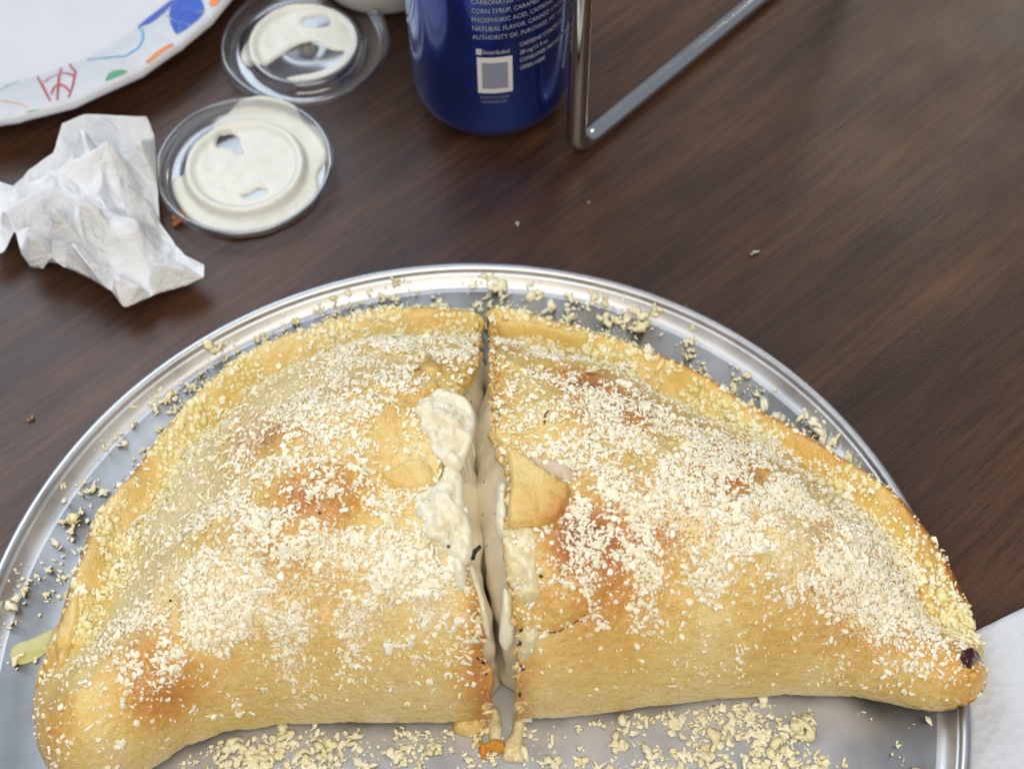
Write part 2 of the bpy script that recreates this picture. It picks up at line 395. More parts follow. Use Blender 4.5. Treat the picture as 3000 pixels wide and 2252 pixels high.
backline = np.vstack([bl[30::9], br[-1:30:-9]])
frontline = np.vstack([bl[:30:6][::-1], fl[::9], fr[::-9], br[:32:6]])
H0 = 0.046
BUMPS = [(660, 930, .016, .004), (690, 1060, .014, .003), (1310, 870, .018, .0045), (1600, 1030, .016, .003), (1300, 1190, .016, .003), (480, 1180, .02, .002), (1750, 1180, .02, .002), (340, 1440, .013, .0025)]
BUMPS_W = None
def crust_z(P, fine=True):
    P = np.asarray(P, float)
    db = dist_poly(P, backline); df = dist_poly(P, frontline)
    wig = fbm(P[:, 0] * 45, P[:, 1] * 45, 5, 2)
    pf = np.sqrt(np.clip(1 - (1 - np.clip(df / 0.048, 0, 1)) ** 2, 0, 1))
    g = 0.0125 + 0.0045 * wig
    tb = np.clip((db - g) / 0.078, 0, 1); pb = np.sin(tb * math.pi / 2) ** 1.05
    z0 = 0.0125
    dome = H0 * pf * pb
    rimw = 0.0046 + 0.0012 * wig
    rim = 0.0062 * np.exp(-((db - rimw) / 0.0052) ** 2) * sstep(0, 0.02, df) * (1 + 0.7 * wig)
    edge = 0.0035 * np.sqrt(np.clip(db / 0.004, 0, 1)) - 0.0035
    body = 0.006 * pf * sstep(0.012, 0.03, db)
    z = z0 - 0.004 * (1 - pf) + dome + rim + edge + body + z_tip(P)
    if BUMPS_W is not None:
        for (x, y, r, a) in BUMPS_W: z = z + a * np.exp(-((P[:, 0] - x) ** 2 + (P[:, 1] - y) ** 2) / (r * r))
    m = pf * sstep(0, 0.01, db)
    z = z + m * 0.0042 * fbm(P[:, 0] * 28, P[:, 1] * 28, 11, 2)
    if fine: z = z + 0.0017 * (0.45 + 0.55 * m) * fbm(P[:, 0] * 120, P[:, 1] * 120, 23, 4)
    return z
def on_crust(X, Y, n=7):
    return on_crusts([(X, Y)], n)[0]
def on_crusts(pts, n=7):
    a = ats(pts, 0.0); b = ats(pts, 1.0); z = np.full(len(pts), 0.03)
    for _ in range(n):
        p = a + (b - a) * z[:, None]; z = 0.5 * z + 0.5 * crust_z(p, False)
    return a + (b - a) * z[:, None]
BUMPS_W = [(*p, q[2], q[3]) for p, q in zip(on_crusts([q[:2] for q in BUMPS]), BUMPS)]
# browning of the baked dough: x, y, radius x, radius y, strength
BROWN = [(1335, 885, 80, 62, .62), (1275, 835, 70, 50, .42), (1225, 800, 50, 40, .30), (1590, 1030, 70, 50, .62), (1640, 990, 60, 40, .40), (1290, 1200, 80, 55, .55), (1240, 1150, 45, 45, .45), (1480, 1130, 90, 60, .35),
         (1870, 1190, 90, 60, .38), (1450, 1080, 80, 50, .35), (690, 1060, 85, 50, .48), (590, 930, 80, 60, .42), (540, 960, 40, 60, .40), (640, 1200, 100, 60, .42), (500, 1150, 60, 50, .28), (330, 1480, 60, 45, .48), (330, 1390, 60, 50, .36),
         (930, 790, 40, 25, .45), (900, 870, 60, 40, .28), (1000, 780, 40, 60, .30), (1090, 760, 50, 40, .32), (1080, 860, 30, 60, .42), (1040, 1460, 18, 50, .25), (1020, 1330, 30, 60, .22), (1020, 1505, 50, 22, .25), (1130, 1470, 15, 50, .25), (1240, 1100, 80, 60, .30),
         (2080, 1450, 40, 60, .30), (120, 1530, 50, 50, .30), (110, 1430, 20, 60, .30), (760, 820, 150, 50, .16), (1700, 1340, 300, 50, .12), (1180, 940, 110, 60, .12), (1900, 1330, 130, 60, .20)]
def spots(lst): return [(p[0], p[1], q[2] / 4900, q[3] / 3800, q[4]) for p, q in zip(on_crusts([q[:2] for q in lst]), lst)]
BW = spots(BROWN)
DUST = [(430, 1000, 190, 110, .9), (600, 870, 150, 80, .7), (330, 1130, 110, 90, .9), (300, 1260, 80, 90, .7), (700, 1230, 250, 90, .8), (820, 780, 170, 60, .6), (1300, 850, 150, 90, .6), (1600, 1110, 330, 110, .9), (1850, 1240, 180, 90, .9), (1420, 1000, 150, 60, .6), (480, 1330, 150, 70, .5), (900, 950, 120, 70, .4)]
DW = spots(DUST)
def blobs(P, lst):
    s = np.zeros(len(P))
    for x, y, rx, ry, k in lst: s = np.maximum(s, 0) + k * np.exp(-(((P[:, 0] - x) / rx) ** 2 + ((P[:, 1] - y) / ry) ** 2))
    return s
def crust_attrs(V):
    P = V[:, :2]; db = dist_poly(P, backline); df = dist_poly(P, frontline)
    b = 0.01 + 0.72 * blobs(P, BW) * (1 + 0.5 * fbm(P[:, 0] * 90, P[:, 1] * 90, 31, 2))
    b = b + 0.40 * np.exp(-(db / 0.0042) ** 2) * (1 + 1.2 * fbm(P[:, 0] * 70, P[:, 1] * 70, 37, 2)) + 0.03
    right = sstep(0.02, 0.10, P[:, 0]); b = b + 0.12 * right * np.exp(-(db / 0.02) ** 2)
    b = b + 0.04 * np.exp(-((df - 0.012) / 0.012) ** 2) + 0.16 * vnoise(P[:, 0] * 35, P[:, 1] * 35, 41)
    b = b - 0.06 * (V[:, 2] < 0.012)
    groove = np.exp(-((db - 0.0125) / 0.005) ** 2)
    oil = groove * (0.7 + 0.9 * vnoise(P[:, 0] * 60, P[:, 1] * 60, 43)) + 0.25 * sstep(0.0, 0.3, fbm(P[:, 0] * 60, P[:, 1] * 60, 47, 2)) + 0.25
    dust = np.clip(blobs(P, DW), 0, 1) * (0.8 + 0.8 * vnoise(P[:, 0] * 70, P[:, 1] * 70, 53))
    return {'brown': np.clip(b, 0, 1), 'oil': np.clip(oil, 0, 1), 'dust': np.clip(dust, 0, 1)}

# cut edges: ragged offsets of the lips towards (+) or away from (-) the gap, along the cut from front (0) to back (1)
LIPL = on_crusts([(1035, 690), (1034, 740), (1030, 790), (1008, 815), (990, 850), (985, 900), (975, 960), (966, 1020), (964, 1080), (985, 1150), (1000, 1210), (1020, 1260), (1035, 1320), (1045, 1380), (1052, 1440), (1056, 1500), (1056, 1540)])
LIPR = on_crusts([(1058, 685), (1058, 760), (1060, 850), (1062, 920), (1068, 970), (1092, 990), (1098, 1040), (1094, 1100), (1096, 1145), (1090, 1190), (1098, 1240), (1108, 1290), (1108, 1340), (1115, 1390), (1110, 1440), (1116, 1490), (1118, 1538)])
def lip_x(L, y):
    o = np.argsort(L[:, 1]); return np.interp(y, L[o, 1], L[o, 0])
def lip_left(P): return lip_x(LIPL, P[:, 1]) - P[:, 0] + 0.0026 * fbm(P[:, 1] * 240, P[:, 1] * 0 + 3, 61, 3)
def lip_right(P): return lip_x(LIPR, P[:, 1]) - P[:, 0] + 0.0026 * fbm(P[:, 1] * 240, P[:, 1] * 0 + 9, 67, 3)
NS, NT = 300, 190
tt = np.linspace(0, 1, NT); tt = 0.5 - 0.5 * np.cos(tt * math.pi); tt = 0.45 * np.linspace(0, 1, NT) + 0.55 * tt
def half_mesh(name, back, front, lip, sign, parent):
    s = np.linspace(0, 1, NS) ** 0.92
    bi = np.stack([np.interp(s, np.linspace(0, 1, len(back)), back[:, k]) for k in (0, 1)], 1)
    fi = np.stack([np.interp(s, np.linspace(0, 1, len(front)), front[:, k]) for k in (0, 1)], 1)
    P = fi[:, None, :] * (1 - tt)[None, :, None] + bi[:, None, :] * tt[None, :, None]
    off = lip(P[-1])
    w = sstep(0.80, 1.0, s)
    P[:, :, 0] += w[:, None] * off[None, :]
    lip_xy = P[-1].copy()
    flat = P.reshape(-1, 2); Z = crust_z(flat).reshape(NS, NT)
    Z = Z - 0.0022 * (sstep(0.985, 1.0, s))[:, None]            # the cut edge is pressed down a little by the knife
    V3 = np.dstack([P, Z])
    # loop of boundary columns, then rows that turn under and reach the pan
    def under(idx_edge, inward, rows):
        out = []
        e = V3.reshape(-1, 3)[idx_edge]
        gz = pan_z(e[:, :2]) + 0.0006
        for (ins, fz) in rows:
            q = e.copy(); q[:, :2] += inward * ins; q[:, 2] = np.maximum(gz + (e[:, 2] - gz) * fz, gz * 0 + 0.0017) ; out.append(q)
        return out
    verts = [V3.reshape(-1, 3)]; faces = quads(NS, NT); n = NS * NT
    if sign < 0: faces = [f[::-1] for f in faces]
    idx = {'front': np.arange(NS) * NT, 'back': np.arange(NS) * NT + NT - 1}
    for key in ('front', 'back'):
        ids = idx[key]; e = V3.reshape(-1, 3)[ids][:, :2]
        nb = V3.reshape(-1, 3)[ids + (3 if key == 'front' else -3)][:, :2]
        tg = np.gradient(e, axis=0); nr = np.stack([-tg[:, 1], tg[:, 0]], 1); nr /= np.hypot(*nr.T)[:, None] + 1e-12
        flip = np.sign(((nb - e) * nr).sum(1)); flip[flip == 0] = 1; inw = nr * np.median(flip)
        prev = ids
        rows = [(0.0002, 0.72), (0.0012, 0.42), (0.003, 0.16), (0.0055, 0.0)] if key == 'front' else [(0.0001, 0.7), (0.0008, 0.4), (0.0025, 0.05)]
        for q in under(ids, inw, rows):
            cur = np.arange(n, n + NS); n += NS; verts.append(q)
            for i in range(NS - 1):
                f = (prev[i], prev[i + 1], cur[i + 1], cur[i]); faces.append(f if (key == 'back') == (sign > 0) else f[::-1])
            prev = cur
    # cut face of the crust, about 3 mm thick
    ids = (NS - 1) * NT + np.arange(NT); e = V3[-1]; prev = ids
    for (ins, dz) in [(0.0002, 0.0009), (0.0004, 0.0022), (-0.0012, 0.0034)]:
        q = e.copy(); q[:, 0] += ins * sign; q[:, 2] = np.maximum(q[:, 2] - dz, 0.002); verts.append(q)
        cur = np.arange(n, n + NT); n += NT
        for i in range(NT - 1):
            f = (prev[i], prev[i + 1], cur[i + 1], cur[i]); faces.append(f if sign < 0 else f[::-1])
        prev = cur
    V = np.vstack(verts); A = crust_attrs(V)
    k0 = len(V) - 3 * NT; A['brown'][k0 + NT:] = 0.02; A['dust'][k0:] = 0; A['brown'][(NS - 1) * NT:NS * NT] += 0.15
    faces = [tuple(int(i) for i in f) for f in faces]
    put(mesh('crust', V, faces, M_crust, None, True, A), parent)
    # the filling that shows in the cut
    fv = []; rows = 26
    yy = np.linspace(0, 1, NT)
    e_s = np.convolve(np.pad(e[:, 0], 12, 'edge'), np.ones(25) / 25, 'valid')
    gap = lip_x(LIPR, e[:, 1]) - lip_x(LIPL, e[:, 1])
    belly = 0.0010 + (0.5 * gap + 0.0022) * np.interp(tt, [0, .045, .09, .30, .55, .75, .88, 1], [-.5, -.2, .85, 1.0, 1.0, .8, .4, -.2])
    for r in range(rows):
        k = r / (rows - 1); q = e.copy(); q[:, 0] = q[:, 0] * (1 - min(1, k * 5)) + (e_s - 0.001 * sign) * min(1, k * 5)
        top = e[:, 2] - 0.0022; q[:, 2] = top + (0.0022 - top) * k
        prof = float(sstep(0.0, 0.34, np.array(k)))
        q[:, 0] += sign * (belly * prof - 0.0012 + 0.0030 * prof * fbm(q[:, 1] * 70, q[:, 2] * 70 + 7 * (sign > 0), 71 + (sign > 0), 3))
        fv.append(q)
    FVv = np.array(fv).reshape(-1, 3); FF = quads(rows, NT)
    if sign > 0: FF = [f[::-1] for f in FF]
    put(mesh('filling', FVv, FF, M_fill), parent)
    return V[:NS * NT], NS, NT
cl = empty('calzone_half', (*np.mean([bl[200], fl[200]], axis=0), 0.0016))
tag(cl, 'left half of the baked calzone, with melted white cheese spilling over its cut edge', 'calzone', 'two halves of the cut calzone')
cr_ = empty('calzone_half', (*np.mean([br[200], fr[200]], axis=0), 0.0016))
tag(cr_, 'right half of the baked calzone, with a dark red spot at its tip', 'calzone', 'two halves of the cut calzone')
LV, _, _ = half_mesh('left', bl, fl, lip_left, 1, cl)
RV, _, _ = half_mesh('right', br, fr, lip_right, -1, cr_)

# ------------------------------------------------------------------ details of the crust
def smooth_loop(P, n=90, s=2):
    P = np.asarray(P, float); Q = np.vstack([P, P[:1]]); q = resample(Q, n=n + 1)[:-1]
    k = np.exp(-0.5 * (np.arange(-3 * s, 3 * s + 1) / s) ** 2); k /= k.sum(); e = 3 * s
    pad = np.vstack([q[-e:], q, q[:e]]); return np.stack([np.convolve(pad[:, j], k, 'valid') for j in (0, 1)], 1)
csurf = lambda P: crust_z(P, True)
def crust_patch(name, pts, thick, mat, parent, edge=0.0015, lift=0.0, step=0.0009, bumpy=0.0, seed=1, attrs=True, s=2, drop=None):
    out = smooth_loop(on_crusts(pts), 100, s)
    if drop is None: sf = csurf
    else: sf = lambda P: csurf(P) - drop(P)
    o = slab(name, out, sf, thick, mat, None, (), step, edge, lift, None, bumpy, seed)
    if mat is M_crust:
        V = np.array([v.co[:] for v in o.data.vertices]); A = crust_attrs(V)
        for k, v in A.items():
            a = o.data.attributes.new(k, 'FLOAT', 'POINT'); a.data.foreach_set('value', np.asarray(v, np.float32))
    return put(o, parent)
# melted cheese lying over the left lip
gapx = float(on_crust(1000, 1020)[0])
melt_top = [(893, 890), (905, 868), (922, 862), (940, 848), (965, 844), (992, 852), (1012, 868), (1026, 895), (1024, 925), (1020, 958), (1006, 985), (1000, 1010), (985, 1020), (962, 1010), (950, 990), (930, 975), (925, 945), (906, 930), (910, 905)]
melt_low = [(960, 1005), (985, 1008), (998, 1030), (998, 1065), (1008, 1110), (1018, 1150), (1022, 1185), (1014, 1215), (998, 1228), (980, 1205), (962, 1196), (950, 1172), (926, 1168), (912, 1146), (918, 1126), (896, 1112), (902, 1092), (892, 1076), (915, 1062), (938, 1048), (955, 1030)]
crust_patch('melted_cheese', melt_top, 0.0026, M_melt, cl, 0.007, 0.0002, 0.0007, 0.9, 5, s=1)
crust_patch('melted_cheese', melt_low, 0.0024, M_melt, cl, 0.006, 0.0002, 0.0007, 0.9, 15, s=1)
for k in range(16):                                         # shreds that did not melt flat
    X0 = rng.uniform(915, 1005); Y0 = rng.uniform(1050, 1190) if k < 11 else rng.uniform(865, 980); a = rng.uniform(0.9, 2.0); L0 = rng.uniform(8, 20)
    X0 = max(X0, 935) if Y0 < 1000 else X0
    crust_patch('cheese_shred', [(X0 - 3, Y0), (X0 + L0 * math.cos(a) - 3, Y0 + L0 * math.sin(a)), (X0 + L0 * math.cos(a) + 3, Y0 + L0 * math.sin(a) + 2), (X0 + 4, Y0 - 2)], 0.0012, M_melt, cl, 0.0009, 0.0022, 0.0006, 0.2, k, s=2)
crust_patch('melted_cheese', [(985, 1200), (1003, 1212), (1008, 1240), (1003, 1272), (992, 1278), (980, 1250), (972, 1215)], 0.0028, M_melt, cl, 0.003, 0, 0.0008, 0.3, 6)
crust_patch('dough_curl', [(845, 1015), (870, 998), (905, 995), (935, 1010), (940, 1030), (925, 1050), (885, 1060), (850, 1056), (825, 1040), (822, 1020)], 0.0045, M_crust, cl, 0.011, 0.0, 0.0009, 0.3)
crust_patch('blister', [(905, 805), (915, 782), (930, 768), (938, 785), (960, 800), (950, 815), (920, 818)], 0.0030, M_crust, cl, 0.003, 0, 0.0008, 0.2)
crust_patch('blister', [(905, 850), (925, 832), (945, 828), (950, 842), (930, 852), (912, 862)], 0.0026, M_crust, cl, 0.003, 0, 0.0008, 0.2)
# the torn flap of the right half, and what it bares
crust_patch('dough_flap', [(1088, 965), (1125, 980), (1160, 1010), (1200, 1036), (1234, 1058), (1228, 1090), (1205, 1130), (1150, 1141), (1098, 1144), (1096, 1100), (1104, 1050), (1100, 1010)], 0.0030, M_crust, cr_, 0.0012, 0.0006, 0.0009, 0.05, s=1)
M_inner = plain('moist_dough_inside', (0.60, 0.46, 0.33), 0.35, 0, 0.2)[0]
crust_patch('filling', [(1135, 980), (1160, 985), (1200, 995), (1236, 1012), (1242, 1036), (1225, 1044), (1195, 1030), (1160, 1008)], 0.0010, M_inner, cr_, 0.0015, 0.0, 0.0008, 0.3, s=1)
crust_patch('melted_cheese', [(1086, 1146), (1120, 1138), (1152, 1140), (1160, 1190), (1156, 1240), (1166, 1290), (1142, 1304), (1118, 1292), (1098, 1250), (1088, 1200)], 0.0012, M_melt2, cr_, 0.004, 0, 0.0007, 1.3, 8, s=1)
crust_patch('cracked_crust', [(1168, 1345), (1178, 1310), (1200, 1288), (1250, 1274), (1276, 1298), (1270, 1328), (1240, 1340), (1222, 1356), (1195, 1362), (1170, 1362)], 0.0017, M_crust, cr_, 0.0009, 0.0, 0.0008, 0.1, s=1)
crust_patch('melted_cheese', [(1118, 1370), (1140, 1350), (1162, 1352), (1160, 1390), (1140, 1425), (1122, 1430), (1114, 1400)], 0.0010, M_melt2, cr_, 0.003, 0, 0.0007, 1.2, 9, s=1)
crust_patch('raised_edge', [(1064, 672), (1078, 690), (1110, 694), (1170, 702), (1230, 718), (1274, 726), (1272, 744), (1245, 755), (1200, 742), (1150, 728), (1085, 722), (1066, 705)], 0.0040, M_crust, cr_, 0.004, 0.0, 0.0009, 0.1, s=1)
M_burnt = plain('burnt_sauce', (0.055, 0.008, 0.010), 0.18, 0, 0, spec=0.6)[0]
crust_patch('burnt_sauce_spot', [(2075, 1405), (2095, 1396), (2112, 1404), (2120, 1420), (2106, 1428), (2096, 1446), (2080, 1440), (2072, 1422)], 0.0018, M_burnt, cr_, 0.002, 0.0005, 0.0006, 0.9, 4, s=1)
M_char = plain('charred_speck', (0.012, 0.008, 0.006), 0.4)[0]
M_herb = plain('purple_speck', (0.12, 0.03, 0.03), 0.35)[0]
def speck(X, Y, rx, ry, mat, parent, name='charred_speck', lift=0.0):
    a = np.linspace(0, 2 * math.pi, 9, endpoint=False); k = rng.uniform(0.6, 1.25, 9)
    pts = [(X + rx * k[i] * math.cos(a[i]), Y + ry * k[i] * math.sin(a[i])) for i in range(9)]
    out = on_crusts(pts); put(slab(name, out, csurf, 0.0007, mat, None, (), 0.0005, 0.0006, lift), parent)
for X, Y, rx, ry, p in [(368, 1295, 5, 4, cl), (1033, 1420, 7, 4, cl), (1044, 1428, 6, 5, cl), (1050, 1450, 4, 7, cl), (692, 1110, 4, 3, cl), (1168, 1244, 6, 4, cr_), (1126, 1360, 5, 4, cr_), (1122, 1500, 4, 6, cr_), (1175, 1205, 5, 3, cr_), (1290, 1158, 5, 4, cr_)]:
    speck(X, Y, rx, ry, M_char, p)
for X, Y, rx, ry, p in [(1128, 1442, 8, 7, cr_), (1122, 1392, 8, 12, cr_)]:
    speck(X, Y, rx, ry, M_herb, p, 'sauce_speck')
speck(970, 1192, 4, 4, plain('herb_green', (0.03, 0.06, 0.02), 0.5)[0], cl, 'herb_speck', 0.004)
# dough and cheese scraps torn out at the front of the cut
psurf = lambda P: pan_z(P)
def pan_patch(name, pts, thick, mat, parent=None, z=0.003, edge=0.0012, lift=0.0003, bumpy=0.2, seed=2, s=1, step=0.0008):
    out = smooth_loop(ats(pts, z), 80, s); o = slab(name, out, psurf, thick, mat, None, (), step, edge, lift, None, bumpy, seed)
    if mat is M_crust:
        n = len(o.data.vertices)
        for k, v in (('brown', 0.14), ('oil', 0.4), ('dust', 0.0)):
            a = o.data.attributes.new(k, 'FLOAT', 'POINT'); a.data.foreach_set('value', np.full(n, v, np.float32))
    return put(o, parent) if parent else o
pan_patch('torn_dough', [(972, 1538), (1040, 1530), (1052, 1556), (1036, 1578), (1012, 1591), (978, 1576)], 0.0045, M_crust, cl, edge=0.003)
pan_patch('torn_dough', [(1050, 1520), (1078, 1530), (1086, 1570), (1084, 1606), (1058, 1606), (1052, 1570)], 0.0030, M_melt2, cl, edge=0.002)
pan_patch('torn_dough', [(1112, 1525), (1136, 1525), (1136, 1560), (1128, 1600), (1132, 1645), (1084, 1640), (1086, 1606), (1104, 1580)], 0.0024, M_melt2, cr_, edge=0.002)
M_orange = melt_material('oily_orange_cheese', (0.55, 0.20, 0.02), (0.66, 0.34, 0.05), 0.15)
pan_patch('orange_grease', [(1030, 1588), (1046, 1604), (1066, 1592), (1090, 1600), (1092, 1618), (1072, 1628), (1056, 1616), (1046, 1642), (1034, 1626)], 0.0042, M_orange, cl, edge=0.003)
# oil that ran onto the pan at the left
def thin_clear(name, tint, rough, base, gain):
    m, nt, b = material(name); L = nt.links
    tr = node(nt, 'ShaderNodeBsdfTransparent'); tr.inputs[0].default_value = (*tint, 1)
    gl = node(nt, 'ShaderNodeBsdfGlossy', i_Roughness=rough); fr = node(nt, 'ShaderNodeLayerWeight', i_Blend=0.30)
    k = math_(nt, 'ADD', math_(nt, 'MULTIPLY', fr.outputs['Facing'], gain), base, True)
    mx = node(nt, 'ShaderNodeMixShader'); L.new(k, mx.inputs[0]); L.new(tr.outputs[0], mx.inputs[1]); L.new(gl.outputs[0], mx.inputs[2])
    nt.nodes.remove(b); L.new(mx.outputs[0], nt.nodes['Material Output'].inputs['Surface']); return m
M_oil, nt, b = plain('olive_oil', (0.80, 0.74, 0.24), 0.08, spec=0.6); b.inputs['Alpha'].default_value = 0.45
o = pan_patch('oil_puddle', [(20, 1405), (32, 1388), (62, 1382), (90, 1368), (118, 1352), (125, 1395), (98, 1408), (75, 1425), (45, 1436), (22, 1428)], 0.0007, M_oil, None, 0.002, 0.003, 0.0003, 0.0, 2, 3)
tag(o, 'yellow oil puddle beside the left end of the calzone', 'oil')

# cracks in the crust
M_crack = plain('crack_in_crust', (0.16, 0.06, 0.02), 0.7)[0]
def crack(pts, w, parent):
    W = on_crusts(pts); q = resample(W, step=0.0006); q = q + 0.0006 * np.stack([fbm(q[:, 0] * 400, q[:, 1] * 400, 5, 2), fbm(q[:, 0] * 400, q[:, 1] * 400, 15, 2)], 1)
    tg = np.gradient(q, axis=0); tg /= np.hypot(*tg.T)[:, None] + 1e-12; nr = np.stack([-tg[:, 1], tg[:, 0]], 1); t = np.linspace(0, 1, len(q)); ww = (w * np.sin(math.pi * (0.1 + 0.9 * t)) * (0.6 + 0.8 * rng.random(len(q))))[:, None]
    A = q + nr * ww / 2; B = q - nr * ww / 2; V = np.vstack([np.c_[A, csurf(A) + 0.00008], np.c_[B, csurf(B) + 0.00008]]); n = len(q)
    put(mesh('crack', V, [(i, i + 1, n + i + 1, n + i) for i in range(n - 1)], M_crack), parent)
crack([(1155, 1362), (1170, 1360), (1195, 1364), (1225, 1356), (1245, 1340), (1272, 1332)], 0.0005, cr_)
crack([(1176, 920), (1178, 900), (1186, 880)], 0.0007, cr_); crack([(1205, 1215), (1212, 1240), (1225, 1262)], 0.0005, cr_)
crack([(935, 1180), (948, 1215), (960, 1260), (955, 1300)], 0.0006, cl)
# folded end of the left half
crust_patch('folded_edge', [(118, 1398), (128, 1345), (150, 1300), (172, 1282), (176, 1320), (160, 1370), (146, 1420), (126, 1440)], 0.0030, M_crust, cl, 0.0025, 0.0, 0.0009, 0.2, s=1)
crust_patch('folded_edge', [(2088, 1455), (2104, 1448), (2120, 1462), (2118, 1492), (2100, 1506), (2092, 1486)], 0.0025, M_crust, cr_, 0.003, 0.0, 0.0008, 0.2, s=1)
# white cheese on the right wall of the cut, and strings across it
def gap_point(X, Y, depth):
    p = on_crust(X, Y); z = float(crust_z(p[None])[0]) - depth; q = at(X, Y, z); return Vector((*q, z))
def strand(pts, r, parent, mat=None):
    q = resample(np.array([gap_point(*p)[:] for p in pts]), n=14, smooth=0); o = tube('cheese_strand', [Vector(v) for v in q], r, mat or M_melt, None, 8); return put(o, parent)
strand([(1008, 930, .001), (1020, 960, .006), (1024, 985, .010)], 0.0005, cl); strand([(998, 985, .002), (1004, 1010, .006), (1008, 1040, .012)], 0.0004, cl); strand([(1004, 975, .002), (1013, 1000, .007), (1018, 1030, .012)], 0.0003, cl)
low = lambda P: 0.0055 + 0 * P[:, 0]
crust_patch('melted_cheese', [(1074, 1020), (1098, 1030), (1100, 1070), (1098, 1110), (1098, 1150), (1080, 1158), (1068, 1120), (1070, 1070)], 0.0032, M_melt, cr_, 0.004, 0, 0.0008, 0.6, 21, s=2, drop=low)
crust_patch('melted_cheese', [(1086, 1250), (1106, 1262), (1112, 1320), (1108, 1370), (1090, 1392), (1076, 1370), (1080, 1310)], 0.0030, M_melt, cr_, 0.004, 0, 0.0008, 0.6, 22, s=2, drop=low)
crust_patch('melted_cheese', [(1008, 1180), (1026, 1215), (1044, 1270), (1056, 1330), (1056, 1370), (1040, 1350), (1024, 1290), (1010, 1230)], 0.0030, M_melt, cl, 0.004, 0, 0.0008, 0.6, 23, s=2, drop=low)
crust_patch('pepper_speck', [(1012, 1186), (1022, 1176), (1036, 1166), (1040, 1172), (1028, 1184), (1024, 1198), (1014, 1198)], 0.0010, M_char, cl, 0.0008, 0.0, 0.0006, 0.2, 3, s=1, drop=lambda P: 0.003 + 0 * P[:, 0])

# ------------------------------------------------------------------ grated cheese
ico = bmesh.new(); bmesh.ops.create_icosphere(ico, subdivisions=1, radius=1.0); iV = np.array([v.co[:] for v in ico.verts]); iF = np.array([[v.index for v in f.verts] for f in ico.faces]); ico.free()
ico = bmesh.new(); bmesh.ops.create_icosphere(ico, subdivisions=2, radius=1.0); jV = np.array([v.co[:] for v in ico.verts]); jF = np.array([[v.index for v in f.verts] for f in ico.faces]); ico.free()
def chunk_shape(V, k):
    g = np.random.default_rng(k); q = V.copy()
    for _ in range(6):                                     # cut with random planes: broken, grated corners
        n = g.normal(size=3); n /= np.linalg.norm(n); d = g.uniform(0.40, 0.80); h = q @ n; q -= np.maximum(h - d, 0)[:, None] * n
    q = q * (1 + g.uniform(-0.16, 0.16, (len(q), 1))); q = q / np.abs(q).max() * 1.05
    st = [(1.05, 0.85, 0.65), (1.3, 0.8, 0.55), (1.15, 1.0, 0.45), (1.6, 0.62, 0.5), (1.0, 0.95, 0.75)][k % 5]
    q = q * np.array(st); q[:, 2] += 0.25 * (k % 5 == 3) * q[:, 0] ** 2 * 0.3
    return q
shapes_s = [chunk_shape(iV, k) for k in range(25)]
def clump_shape(k):                                        # a crumb: a few broken bits stuck together
    g = np.random.default_rng(900 + k); V = []; F = []; n = int(g.integers(2, 6)); p = np.zeros(3)
    for i in range(n):
        q = shapes_s[int(g.integers(25))] * g.uniform(0.38, 0.75); V.append(q @ np.linalg.qr(g.normal(size=(3, 3)))[0] + p); F.append(iF + 12 * i)
        a = g.uniform(0, 6.28); p = p * 0.35 + np.array((math.cos(a) * 0.62, math.sin(a) * 0.62, g.uniform(-0.05, 0.18)))
    V = np.vstack(V); V[:, 2] *= 0.62; return V, np.vstack(F)
shapes_l = [clump_shape(k) for k in range(36)]
def normals_of(fn, P, e=0.0012):
    zx = (fn(P + [e, 0]) - fn(P - [e, 0])) / (2 * e); zy = (fn(P + [0, e]) - fn(P - [0, e])) / (2 * e)
    n = np.stack([-zx, -zy, np.ones(len(P))], 1); return n / np.linalg.norm(n, axis=1)[:, None]
def frames(N, flat=0.35):
    g = rng.normal(size=N.shape); u = g - (g * N).sum(1)[:, None] * N; u /= np.linalg.norm(u, axis=1)[:, None]
    tilt = rng.normal(size=N.shape) * flat; W = N + tilt; W /= np.linalg.norm(W, axis=1)[:, None]
    u = u - (u * W).sum(1)[:, None] * W; u /= np.linalg.norm(u, axis=1)[:, None]
    return np.stack([u, np.cross(W, u), W], 2)             # columns
def grain_mass(name, P, fn, size, mat, parent, sink=0.25, flat=0.35, soft=False):
    N = normals_of(fn, P); Fm = frames(N, flat); z = fn(P); n = len(P)
    k = rng.integers(0, len(shapes_s), n); S = np.array(shapes_s)[k]
    W = np.einsum('nij,nvj->nvi', Fm, S * size[:, None, None])
    C = np.c_[P, z] + N * (size * (0.5 - sink))[:, None]
    V = (W + C[:, None, :]).reshape(-1, 3); m = iV.shape[0]
    F = (iF[None] + (np.arange(n) * m)[:, None, None]).reshape(-1, 3)
    o = mesh(name, V, F, mat, None, soft, {'tone': np.repeat(rng.uniform(0, 1, n), m)})
    o['kind'] = 'stuff'
    return put(o, parent) if parent else o
flake_me = []
for k, (s, sf) in enumerate(shapes_l):
    me = bpy.data.meshes.new('cheese_flake'); me.from_pydata(s.tolist(), [], sf.tolist()); me.materials.append(M_flake); flake_me.append(me)
flake_me_pan = []
M_flakepan = cheese_material('grated_cheese_flake_pan', (0.86, 0.78, 0.46), (0.93, 0.90, 0.70), by_object=True)
for me in flake_me:
    c = me.copy(); c.polygons.foreach_set('use_smooth', [True] * len(c.polygons)); c.materials.clear(); c.materials.append(M_flakepan); flake_me_pan.append(c)
